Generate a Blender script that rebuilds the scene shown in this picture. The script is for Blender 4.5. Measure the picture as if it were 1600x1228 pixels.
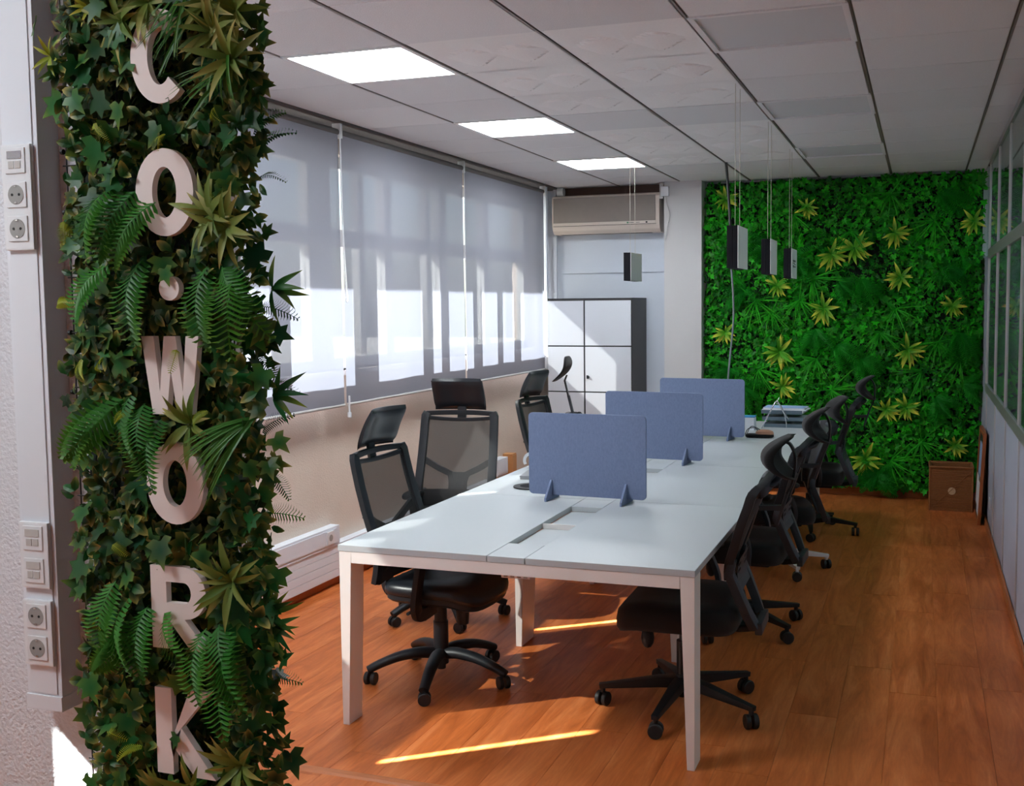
import bpy, bmesh, math, random
import numpy as np
from mathutils import Vector, Matrix
for o in list(bpy.data.objects): bpy.data.objects.remove(o, do_unlink=True)
SC = bpy.context.scene
COL = SC.collection
PI = math.pi
CEIL = 2.778

# ---------------------------------------------------------------- camera
def make_camera():
    f, yaw, pitch, roll = 1651.19, .3263, .0751, -.0088
    F = Vector((-math.sin(yaw)*math.cos(pitch), math.cos(yaw)*math.cos(pitch), -math.sin(pitch)))
    Rr = Vector((math.cos(yaw), math.sin(yaw), 0)); U = Rr.cross(F)
    r = Rr*math.cos(roll) + U*math.sin(roll); u = U*math.cos(roll) - Rr*math.sin(roll)
    cam = bpy.data.cameras.new('camera'); co = bpy.data.objects.new('camera', cam); COL.objects.link(co)
    m = Matrix((r, u, -F)).transposed().to_4x4(); m.translation = Vector((3.2731, -4.0532, CEIL-1.0864))
    co.matrix_world = m
    cam.sensor_fit = 'HORIZONTAL'; cam.sensor_width = 36; cam.lens = f*36/1600
    cam.shift_x = (800-882.92)/1600; cam.shift_y = (600.19-614)/1600
    cam.clip_start = .05; cam.clip_end = 300
    SC.camera = co
make_camera()

# ---------------------------------------------------------------- world, sun, exposure
def make_light():
    w = bpy.data.worlds.new('world'); SC.world = w; w.use_nodes = True
    nt = w.node_tree; nt.nodes.clear()
    out = nt.nodes.new('ShaderNodeOutputWorld'); bg = nt.nodes.new('ShaderNodeBackground')
    sky = nt.nodes.new('ShaderNodeTexSky'); sky.sky_type = 'NISHITA'; sky.sun_disc = False
    sky.sun_elevation = math.radians(35); sky.sun_rotation = math.radians(233); sky.air_density = 1.0; sky.dust_density = 2.0; sky.ozone_density = 1.2
    bg.inputs['Strength'].default_value = SKY
    nt.links.new(sky.outputs[0], bg.inputs[0]); nt.links.new(bg.outputs[0], out.inputs[0])
    s = bpy.data.lights.new('sun', 'SUN'); s.energy = SUN; s.angle = math.radians(.6); s.color = (1, .96, .90)
    so = bpy.data.objects.new('sun', s); COL.objects.link(so); so.location = (-6, -4, 8)
    d = Vector((1, .75, -.875)).normalized()
    so.rotation_euler = d.to_track_quat('-Z', 'Y').to_euler()
    vs = SC.view_settings; vs.view_transform = 'Standard'; vs.look = 'None'; vs.gamma = 1; vs.use_curve_mapping = False
    vs.exposure = EXPO
    cy = SC.cycles
    cy.max_bounces = 9; cy.diffuse_bounces = 5; cy.glossy_bounces = 4; cy.transmission_bounces = 5; cy.transparent_max_bounces = 16
    cy.caustics_reflective = False; cy.caustics_refractive = False; cy.sample_clamp_indirect = 6
    cy.use_denoising = True
SKY, SUN, EXPO, PANEL = .47, 78.0, 0.64, 20.0
make_light()

# ---------------------------------------------------------------- materials
MAT = {}
def new_mat(name):
    m = bpy.data.materials.new(name); m.use_nodes = True; MAT[name] = m
    nt = m.node_tree; b = nt.nodes['Principled BSDF']; return m, nt, b
def mat(name, col, rough=.5, metal=0, spec=.5, var=0, vscale=30, bump=0, bscale=80, bdist=.002, stretch=(1, 1, 1), detail=4, coords='Object', rnd=0, sheen=0):
    m, nt, b = new_mat(name); N = nt.nodes; L = nt.links
    b.inputs['Base Color'].default_value = (*col, 1); b.inputs['Roughness'].default_value = rough; b.inputs['Metallic'].default_value = metal
    b.inputs['Specular IOR Level'].default_value = spec
    if sheen: b.inputs['Sheen Weight'].default_value = sheen
    if var or bump or rnd:
        tc = N.new('ShaderNodeTexCoord'); mp = N.new('ShaderNodeMapping'); mp.inputs['Scale'].default_value = stretch
        L.new(tc.outputs[coords], mp.inputs[0])
    if var or rnd:
        mix = N.new('ShaderNodeMix'); mix.data_type = 'RGBA'
        mix.inputs[6].default_value = (*[c*(1-var) for c in col], 1); mix.inputs[7].default_value = (*[min(1, c*(1+var)) for c in col], 1)
        nz = N.new('ShaderNodeTexNoise'); nz.inputs['Scale'].default_value = vscale; nz.inputs['Detail'].default_value = detail
        L.new(mp.outputs[0], nz.inputs[0]); L.new(nz.outputs[0], mix.inputs[0])
        src = mix.outputs[2]
        if rnd:
            oi = N.new('ShaderNodeObjectInfo'); hs = N.new('ShaderNodeHueSaturation'); mr = N.new('ShaderNodeMapRange')
            mr.inputs[3].default_value = 1-rnd; mr.inputs[4].default_value = 1+rnd
            L.new(oi.outputs['Random'], mr.inputs[0]); L.new(mr.outputs[0], hs.inputs['Value']); L.new(src, hs.inputs['Color']); src = hs.outputs[0]
        L.new(src, b.inputs['Base Color'])
    if bump:
        nb = N.new('ShaderNodeTexNoise'); nb.inputs['Scale'].default_value = bscale; nb.inputs['Detail'].default_value = detail
        L.new(mp.outputs[0], nb.inputs[0])
        bp = N.new('ShaderNodeBump'); bp.inputs['Strength'].default_value = bump; bp.inputs['Distance'].default_value = bdist
        L.new(nb.outputs[0], bp.inputs['Height']); L.new(bp.outputs[0], b.inputs['Normal'])
    return m
def lin(r, g, b):
    return tuple(((v/255)/12.92 if v/255 <= .04045 else ((v/255+.055)/1.055)**2.4) for v in (r, g, b))

mat('plaster_white', lin(214, 216, 222), .85, var=.04, vscale=6, bump=.9, bscale=110, bdist=.006, detail=3)
mat('plaster_beige', lin(212, 196, 182), .88, var=.05, vscale=5, bump=.55, bscale=120, bdist=.004, detail=3)
mat('paint_white', lin(205, 212, 224), .7, var=.03, vscale=3)
mat('paint_warm', lin(205, 203, 204), .75, var=.03, vscale=3, bump=.25, bscale=160, bdist=.002)
mat('tile_plain', lin(219, 220, 223), .9, var=.10, vscale=160, bump=.5, bscale=220, bdist=.003, detail=5, rnd=.05)
mat('tile_wave', lin(234, 234, 235), .9, var=.05, vscale=120, bump=.3, bscale=200, bdist=.002, rnd=.03)
mat('ceiling_void', lin(96, 92, 92), .9)
mat('runner_metal', lin(128, 118, 115), .5, .3)
mat('panel_off', lin(204, 208, 212), .7, spec=.2)
mat('panel_frame', lin(225, 225, 225), .4)
mat('white_lacquer', lin(178, 183, 186), .38, spec=.45, var=.015, vscale=4)
mat('white_edge', lin(226, 220, 216), .45)
mat('white_plastic', lin(222, 224, 228), .35)
mat('plastic_grey', lin(186, 184, 182), .45)
mat('trunking_white', lin(222, 226, 234), .4, var=.02, vscale=3)
mat('socket_dark', lin(150, 150, 148), .5)
mat('socket_hole', lin(20, 20, 22), .6)
mat('black_plastic', (.009, .011, .014), .45, spec=.35, bump=.1, bscale=400, bdist=.001)
mat('black_rubber', (.008, .008, .009), .55)
mat('black_leather', (.009, .012, .016), .36, spec=.45, bump=.25, bscale=180, bdist=.002)
mat('black_fabric', (.013, .012, .013), .9, spec=.2, var=.3, vscale=300, bump=.5, bscale=500, bdist=.001, sheen=.12)
mat('grey_frame', (.028, .034, .042), .5, spec=.4, bump=.2, bscale=500, bdist=.001)
mat('chrome', (.75, .75, .77), .2, 1)
mat('chair_white', lin(225, 225, 228), .35)
mat('felt_blue', lin(114, 127, 157), .95, spec=.1, var=.16, vscale=120, bump=.4, bscale=300, bdist=.002, detail=6, stretch=(1, 1, .55), sheen=.15)
mat('cabinet_white', lin(198, 201, 208), .45, var=.02, vscale=3)
mat('cabinet_dark', lin(66, 62, 60), .5)
mat('black_gap', (.01, .01, .011), .5)
mat('ac_body', lin(205, 192, 182), .5)
mat('ac_grille', lin(134, 124, 118), .65, var=.06, vscale=20)
mat('brown_board', lin(72, 44, 32), .6, var=.2, vscale=12, stretch=(.3, 3, 6))
mat('partition_panel', lin(176, 182, 198), .5, var=.03, vscale=4)
mat('alu', lin(160, 160, 160), .35, .6)
mat('alu_light', lin(205, 205, 205), .35, .4)
mat('wood_trim', lin(176, 104, 60), .5, var=.25, vscale=10, stretch=(1, 8, 8))
mat('wood_frame', lin(170, 96, 52), .5, var=.25, vscale=14, stretch=(8, 8, 1))
mat('wicker', lin(150, 96, 52), .8, var=.35, vscale=60, stretch=(1, 1, 3), bump=.5, bscale=90, bdist=.004)
mat('wicker_light', lin(214, 180, 140), .8)
mat('paper', lin(225, 228, 235), .8, var=.05, vscale=20)
mat('paper_blue', lin(150, 180, 220), .7, var=.2, vscale=14)
mat('tray_smoke', lin(96, 112, 124), .25, spec=.6)
mat('brown_leather', lin(176, 130, 104), .55)
mat('blue_card', lin(60, 140, 190), .6)
mat('letter_white', lin(238, 224, 220), .55, var=.04, vscale=10)
mat('wire_black', (.006, .008, .008), .5)
mat('foliage_back', (.004, .012, .007), .9)
mat('cable_black', (.02, .02, .022), .5)
mat('cable_grey', lin(120, 125, 130), .5, var=.6, vscale=300)
mat('wire_steel', lin(190, 185, 170), .35, .5)
mat('sign_black', (.016, .016, .02), .85, spec=.15)
mat('sign_white', lin(246, 246, 246), .6)
mat('ground', lin(150, 148, 144), .9, var=.1, vscale=2)
mat('concrete', lin(190, 188, 184), .9, var=.08, vscale=3)
mat('cardboard', lin(196, 140, 90), .8, var=.1, vscale=20)
mat('laptop_grey', lin(150, 150, 152), .35, .5)
mat('label_green', lin(40, 120, 80), .5)
mat('print_grey', lin(110, 112, 110), .6)

def floor_mat():
    m, nt, b = new_mat('laminate'); N = nt.nodes; L = nt.links
    tc = N.new('ShaderNodeTexCoord'); mp = N.new('ShaderNodeMapping'); oi = N.new('ShaderNodeObjectInfo')
    mp.inputs['Scale'].default_value = (7, .9, 1)
    cmb = N.new('ShaderNodeVectorMath'); cmb.operation = 'MULTIPLY_ADD'
    cmb.inputs[1].default_value = (1, 1, 1)
    mul = N.new('ShaderNodeVectorMath'); mul.operation = 'SCALE'; mul.inputs['Scale'].default_value = 37
    cx = N.new('ShaderNodeCombineXYZ'); L.new(oi.outputs['Random'], cx.inputs[0]); L.new(oi.outputs['Random'], cx.inputs[1]); L.new(cx.outputs[0], mul.inputs[0])
    L.new(tc.outputs['Object'], cmb.inputs[0]); L.new(mul.outputs[0], cmb.inputs[2]); L.new(cmb.outputs[0], mp.inputs[0])
    n1 = N.new('ShaderNodeTexNoise'); n1.inputs['Scale'].default_value = 1.6; n1.inputs['Detail'].default_value = 7; n1.inputs['Roughness'].default_value = .62; n1.inputs['Distortion'].default_value = 1.4
    n2 = N.new('ShaderNodeTexNoise'); n2.inputs['Scale'].default_value = 14; n2.inputs['Detail'].default_value = 5
    L.new(mp.outputs[0], n1.inputs[0]); L.new(mp.outputs[0], n2.inputs[0])
    ramp = N.new('ShaderNodeValToRGB'); e = ramp.color_ramp.elements
    e[0].position = .30; e[0].color = (*lin(164, 84, 38), 1); e[1].position = .72; e[1].color = (*lin(214, 130, 76), 1)
    k = ramp.color_ramp.elements.new(.5); k.color = (*lin(194, 106, 53), 1)
    L.new(n1.outputs[0], ramp.inputs[0])
    mx = N.new('ShaderNodeMix'); mx.data_type = 'RGBA'; mx.blend_type = 'MULTIPLY'; mx.inputs[0].default_value = .22
    r2 = N.new('ShaderNodeValToRGB'); r2.color_ramp.elements[0].position = .35; r2.color_ramp.elements[0].color = (.55, .5, .45, 1); r2.color_ramp.elements[1].position = .6
    L.new(n2.outputs[0], r2.inputs[0]); L.new(ramp.outputs[0], mx.inputs[6]); L.new(r2.outputs[0], mx.inputs[7])
    hs = N.new('ShaderNodeHueSaturation'); mr = N.new('ShaderNodeMapRange'); mr.inputs[3].default_value = .95; mr.inputs[4].default_value = 1.05
    L.new(oi.outputs['Random'], mr.inputs[0]); L.new(mr.outputs[0], hs.inputs['Value']); L.new(mx.outputs[2], hs.inputs['Color'])
    L.new(hs.outputs[0], b.inputs['Base Color'])
    b.inputs['Roughness'].default_value = .40; b.inputs['Specular IOR Level'].default_value = .28
    bp = N.new('ShaderNodeBump'); bp.inputs['Strength'].default_value = .12; bp.inputs['Distance'].default_value = .001
    L.new(n2.outputs[0], bp.inputs['Height']); L.new(bp.outputs[0], b.inputs['Normal'])
floor_mat()

def blind_mat():
    m, nt, b = new_mat('blind_fabric'); N = nt.nodes; L = nt.links; N.remove(b)
    out = N['Material Output']
    tc = N.new('ShaderNodeTexCoord'); nz = N.new('ShaderNodeTexNoise'); nz.inputs['Scale'].default_value = 190; nz.inputs['Detail'].default_value = 3
    mp = N.new('ShaderNodeMapping'); mp.inputs['Scale'].default_value = (1, 1, .3); L.new(tc.outputs['Object'], mp.inputs[0]); L.new(mp.outputs[0], nz.inputs[0])
    cr = N.new('ShaderNodeValToRGB'); cr.color_ramp.elements[0].color = (.044, .048, .062, 1); cr.color_ramp.elements[1].color = (.066, .070, .086, 1)
    L.new(nz.outputs[0], cr.inputs[0])
    tr = N.new('ShaderNodeBsdfTranslucent'); df = N.new('ShaderNodeBsdfDiffuse'); tp = N.new('ShaderNodeBsdfTransparent')
    L.new(cr.outputs[0], tr.inputs[0]); df.inputs[0].default_value = (*lin(176, 176, 190), 1)
    m1 = N.new('ShaderNodeMixShader'); m1.inputs[0].default_value = .45; L.new(tr.outputs[0], m1.inputs[1]); L.new(df.outputs[0], m1.inputs[2])
    m2 = N.new('ShaderNodeMixShader'); m2.inputs[0].default_value = .042; L.new(m1.outputs[0], m2.inputs[1]); L.new(tp.outputs[0], m2.inputs[2])
    L.new(m2.outputs[0], out.inputs[0])
blind_mat()

def mesh_fabric(name, col, alpha):
    m, nt, b = new_mat(name); N = nt.nodes; L = nt.links
    b.inputs['Base Color'].default_value = (*col, 1); b.inputs['Roughness'].default_value = .7
    tp = N.new('ShaderNodeBsdfTransparent'); mx = N.new('ShaderNodeMixShader'); mx.inputs[0].default_value = alpha
    L.new(tp.outputs[0], mx.inputs[1]); L.new(b.outputs[0], mx.inputs[2]); L.new(mx.outputs[0], N['Material Output'].inputs[0])
mesh_fabric('chair_mesh', (.02, .02, .021), .80)
mesh_fabric('chair_mesh_dense', (.012, .012, .013), .88)

def glass(name, tint, ior=1.45, rough=.0):
    m, nt, b = new_mat(name); N = nt.nodes; L = nt.links; N.remove(b)
    tp = N.new('ShaderNodeBsdfTransparent'); tp.inputs[0].default_value = (*tint, 1)
    gl = N.new('ShaderNodeBsdfGlossy'); gl.inputs['Roughness'].default_value = rough; gl.inputs[0].default_value = (.9, .95, .95, 1)
    lw = N.new('ShaderNodeLayerWeight'); pw = N.new('ShaderNodeMath'); pw.operation = 'POWER'; pw.inputs[1].default_value = 5; L.new(lw.outputs['Facing'], pw.inputs[0])
    fr = N.new('ShaderNodeMath'); fr.operation = 'MULTIPLY_ADD'; fr.inputs[1].default_value = .95; fr.inputs[2].default_value = ((ior-1)/(ior+1))**2; L.new(pw.outputs[0], fr.inputs[0])
    mx = N.new('ShaderNodeMixShader'); L.new(fr.outputs[0], mx.inputs[0]); L.new(tp.outputs[0], mx.inputs[1]); L.new(gl.outputs[0], mx.inputs[2])
    L.new(mx.outputs[0], N['Material Output'].inputs[0])
glass('pane_clear', (.92, .95, .95)); glass('pane_partition', (.55, .66, .63), 1.5, .02)

def emis(name, col, st):
    m, nt, b = new_mat(name); b.inputs['Base Color'].default_value = (*col, 1)
    b.inputs['Emission Color'].default_value = (*col, 1); b.inputs['Emission Strength'].default_value = st
emis('panel_lit', (.90, .96, 1), PANEL)

def leaf_mat(name, dark, mid, tip, tipk, use_obj, rough=.42, trans=.25, spec=.4):
    m, nt, b = new_mat(name); N = nt.nodes; L = nt.links
    at = N.new('ShaderNodeAttribute'); at.attribute_name = 'leafc'
    sp = N.new('ShaderNodeSeparateColor'); L.new(at.outputs['Color'], sp.inputs[0])
    if use_obj:
        oi = N.new('ShaderNodeObjectInfo'); rnd = oi.outputs['Random']
    else: rnd = sp.outputs[0]
    a = N.new('ShaderNodeMix'); a.data_type = 'RGBA'; a.inputs[6].default_value = (*dark, 1); a.inputs[7].default_value = (*mid, 1); L.new(rnd, a.inputs[0])
    # tip yellowing: (tip^3) * tipk * random2
    pw = N.new('ShaderNodeMath'); pw.operation = 'POWER'; pw.inputs[1].default_value = 2.2; L.new(sp.outputs[1], pw.inputs[0])
    fr = N.new('ShaderNodeMath'); fr.operation = 'MULTIPLY'; fr.inputs[1].default_value = 7.13; L.new(rnd, fr.inputs[0])
    fc = N.new('ShaderNodeMath'); fc.operation = 'FRACT'; L.new(fr.outputs[0], fc.inputs[0])
    ml = N.new('ShaderNodeMath'); ml.operation = 'MULTIPLY'; L.new(pw.outputs[0], ml.inputs[0]); L.new(fc.outputs[0], ml.inputs[1])
    m2 = N.new('ShaderNodeMath'); m2.operation = 'MULTIPLY'; m2.use_clamp = True; m2.inputs[1].default_value = tipk; L.new(ml.outputs[0], m2.inputs[0])
    c = N.new('ShaderNodeMix'); c.data_type = 'RGBA'; L.new(m2.outputs[0], c.inputs[0]); L.new(a.outputs[2], c.inputs[6]); c.inputs[7].default_value = (*tip, 1)
    L.new(c.outputs[2], b.inputs['Base Color']); b.inputs['Roughness'].default_value = rough; b.inputs['Specular IOR Level'].default_value = spec
    tl = N.new('ShaderNodeBsdfTranslucent'); L.new(c.outputs[2], tl.inputs[0])
    mx = N.new('ShaderNodeMixShader'); mx.inputs[0].default_value = trans; L.new(b.outputs[0], mx.inputs[1]); L.new(tl.outputs[0], mx.inputs[2])
    L.new(mx.outputs[0], N['Material Output'].inputs[0])
leaf_mat('ivy_leaf', (.004, .050, .020), (.014, .14, .028), (.38, .42, .04), .9, True, .4, .2, .25)
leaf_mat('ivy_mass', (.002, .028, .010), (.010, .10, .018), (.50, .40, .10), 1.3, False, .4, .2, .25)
leaf_mat('fern_leaf', (.015, .15, .015), (.05, .26, .02), (.25, .34, .03), .9, True, .5)
leaf_mat('rosette_leaf', (.10, .20, .03), (.20, .27, .045), (.50, .42, .12), 1.4, True, .5)
leaf_mat('rosette_yellow', (.22, .32, .02), (.40, .45, .03), (.60, .50, .05), 1.2, True, .45)
leaf_mat('grass_leaf', (.03, .16, .02), (.07, .26, .03), (.2, .35, .03), .8, True, .45)
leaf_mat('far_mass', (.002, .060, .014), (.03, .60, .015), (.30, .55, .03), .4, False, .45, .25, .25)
leaf_mat('far_tuft', (.010, .26, .012), (.04, .55, .018), (.15, .65, .02), .8, False, .45, .25, .25)
leaf_mat('far_fern', (.006, .18, .014), (.02, .38, .02), (.08, .5, .02), .8, False, .45, .25, .25)
leaf_mat('far_yellow', (.02, .30, .015), (.12, .45, .02), (.78, .74, .08), 2.4, False, .45, .25, .25)

# ---------------------------------------------------------------- mesh builder
class MB:
    def __init__(s): s.v = []; s.f = []; s.c = []
    def add(s, vs, fs, cs=None):
        k = len(s.v); s.v += [tuple(p) for p in vs]; s.f += [tuple(i+k for i in f) for f in fs]
        s.c += cs if cs else [(.5, 0, 0, 1)]*len(vs); return s
    def box(s, x0, x1, y0, y1, z0, z1):
        return s.add([(x, y, z) for z in (z0, z1) for y in (y0, y1) for x in (x0, x1)],
                     [(0, 2, 3, 1), (4, 5, 7, 6), (0, 1, 5, 4), (2, 6, 7, 3), (0, 4, 6, 2), (1, 3, 7, 5)])
    def frus(s, b, t):  # bottom & top rect (x0,x1,y0,y1,z)
        vs = [(x, y, q[4]) for q in (b, t) for y in q[2:4] for x in q[0:2]]
        return s.add(vs, [(0, 2, 3, 1), (4, 5, 7, 6), (0, 1, 5, 4), (2, 6, 7, 3), (0, 4, 6, 2), (1, 3, 7, 5)])
    def tube(s, path, r, n=8, flat=1.0, up=(0, 0, 1), cap=True):
        P = [Vector(p) for p in path]; R = r if isinstance(r, (list, tuple)) else [r]*len(P)
        rings = []; base = len(s.v)
        prev = None
        for i, p in enumerate(P):
            t = (P[min(i+1, len(P)-1)] - P[max(i-1, 0)])
            t = t.normalized() if t.length > 1e-9 else Vector((0, 0, 1))
            u = Vector(up)
            if abs(t.dot(u)) > .97: u = Vector((1, 0, 0)) if prev is None else prev
            a = t.cross(u).normalized(); b = a.cross(t).normalized(); prev = b
            rings.append([p + a*math.cos(2*PI*k/n)*R[i] + b*math.sin(2*PI*k/n)*R[i]*flat for k in range(n)])
        vs = [q for rg in rings for q in rg]; fs = []
        for i in range(len(P)-1):
            for k in range(n):
                k2 = (k+1) % n; fs.append((i*n+k, (i+1)*n+k, (i+1)*n+k2, i*n+k2))
        if cap: fs.append(tuple(range(n))); fs.append(tuple(reversed(range((len(P)-1)*n, len(P)*n))))
        return s.add(vs, fs)
    def bar(s, path, w, h, up=(0, 0, 1)):   # rectangular section along a path; w across, h along up
        P = [Vector(p) for p in path]; W = w if isinstance(w, (list, tuple)) else [w]*len(P); H = h if isinstance(h, (list, tuple)) else [h]*len(P)
        vs = []; fs = []
        for i, p in enumerate(P):
            t = (P[min(i+1, len(P)-1)] - P[max(i-1, 0)]).normalized(); u = Vector(up)
            a = t.cross(u).normalized(); b = a.cross(t).normalized()
            vs += [p - a*W[i]/2 - b*H[i]/2, p + a*W[i]/2 - b*H[i]/2, p + a*W[i]/2 + b*H[i]/2, p - a*W[i]/2 + b*H[i]/2]
        for i in range(len(P)-1):
            for k in range(4):
                k2 = (k+1) % 4; fs.append((i*4+k, i*4+k2, (i+1)*4+k2, (i+1)*4+k))
        m = len(P)-1; fs += [(3, 2, 1, 0), (m*4, m*4+1, m*4+2, m*4+3)]
        return s.add(vs, fs)
    def cyl(s, c, r, h, n=16, axis='z', r2=None):
        c = Vector(c); r2 = r if r2 is None else r2; vs = []
        for zz, rr in ((0, r), (h, r2)):
            for k in range(n):
                a = 2*PI*k/n; q = (rr*math.cos(a), rr*math.sin(a), zz)
                if axis == 'y': q = (q[0], q[2], -q[1])
                if axis == 'x': q = (q[2], q[0], q[1])
                vs.append(c + Vector(q))
        fs = [(k, (k+1) % n, n+(k+1) % n, n+k) for k in range(n)] + [tuple(reversed(range(n))), tuple(range(n, 2*n))]
        return s.add(vs, fs)
    def prism(s, poly, y0, y1, plane='xz', loc=(0, 0, 0)):  # 2D poly extruded along the remaining axis
        def q(a, b, d):
            return {'xz': (a, d, b), 'xy': (a, b, d), 'yz': (d, a, b)}[plane]
        n = len(poly); L = Vector(loc)
        vs = [Vector(q(a, b, y0))+L for a, b in poly] + [Vector(q(a, b, y1))+L for a, b in poly]
        return s.add(vs, [tuple(range(n)), tuple(reversed(range(n, 2*n)))] + [(k, n+k, n+(k+1) % n, (k+1) % n) for k in range(n)])
    def rings(s, rgs, cap=True):
        n = len(rgs[0]); vs = [q for r in rgs for q in r]; fs = []
        for i in range(len(rgs)-1):
            for k in range(n): fs.append((i*n+k, i*n+(k+1) % n, (i+1)*n+(k+1) % n, (i+1)*n+k))
        if cap: fs += [tuple(reversed(range(n))), tuple(range((len(rgs)-1)*n, len(rgs)*n))]
        return s.add(vs, fs)
    def grid(s, fn, nu, nv, thick=0, cs=None):
        vs = [Vector(fn(i/nu, j/nv)) for j in range(nv+1) for i in range(nu+1)]
        fs = [(j*(nu+1)+i, j*(nu+1)+i+1, (j+1)*(nu+1)+i+1, (j+1)*(nu+1)+i) for j in range(nv) for i in range(nu)]
        return s.add(vs, fs)
    def xf(s, M):
        s.v = [tuple(M @ Vector(p)) for p in s.v]; return s
    def mesh(s, name, m, smooth=False, bevel=0, seg=2, leaf=False, fixn=True):
        me = bpy.data.meshes.new(name); me.from_pydata(s.v, [], s.f)
        if leaf:
            a = me.color_attributes.new('leafc', 'FLOAT_COLOR', 'POINT')
            a.data.foreach_set('color', np.array(s.c, dtype=np.float32).ravel())
        if bevel or fixn:
            bm = bmesh.new(); bm.from_mesh(me)
            if fixn: bmesh.ops.recalc_face_normals(bm, faces=bm.faces)
            if bevel:
                es = [e for e in bm.edges if len(e.link_faces) == 2 and e.calc_face_angle(0) > .5]
                bmesh.ops.bevel(bm, geom=es, offset=bevel, segments=seg, profile=.7, affect='EDGES', clamp_overlap=True)
            bm.to_mesh(me); bm.free()
        if smooth:
            me.shade_smooth()
            if smooth != 'all': me.set_sharp_from_angle(angle=math.radians(38))
        if m: me.materials.append(MAT[m])
        return me
    def build(s, name, m, parent=None, smooth=False, bevel=0, seg=2, leaf=False, loc=None, fixn=True):
        me = s.mesh(name, m, smooth, bevel, seg, leaf, fixn)
        return link(name, me, parent, loc)
def link(name, me, parent=None, loc=None, M=None):
    o = bpy.data.objects.new(name, me); COL.objects.link(o)
    if parent: o.parent = parent
    if loc is not None: o.location = loc
    if M is not None: o.matrix_local = M
    return o
def empty(name, loc=(0, 0, 0), rz=0):
    o = bpy.data.objects.new(name, None); COL.objects.link(o); o.location = loc; o.rotation_euler = (0, 0, rz); o.empty_display_size = .1; return o
def tag(o, label, cat, group=None):
    o['label'] = label; o['category'] = cat
    if group: o['group'] = group
    return o
def struct(o, label=None):
    o['kind'] = 'structure'
    if label: o['label'] = label
    return o
def B(x0, x1, y0, y1, z0, z1): return MB().box(x0, x1, y0, y1, z0, z1)
def spline(pts, n=6):
    P = [Vector(p) for p in pts]; out = []
    for i in range(len(P)-1):
        p0, p1, p2, p3 = P[max(i-1, 0)], P[i], P[i+1], P[min(i+2, len(P)-1)]
        for k in range(n):
            t = k/n
            out.append(.5*((2*p1)+(-p0+p2)*t+(2*p0-5*p1+4*p2-p3)*t*t+(-p0+3*p1-3*p2+p3)*t**3))
    out.append(P[-1]); return out
def sell(a, b, n=40, e=4):
    r = []
    for k in range(n):
        t = 2*PI*k/n; c, s_ = math.cos(t), math.sin(t)
        r.append((a*math.copysign(abs(c)**(2/e), c), b*math.copysign(abs(s_)**(2/e), s_)))
    return r

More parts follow.
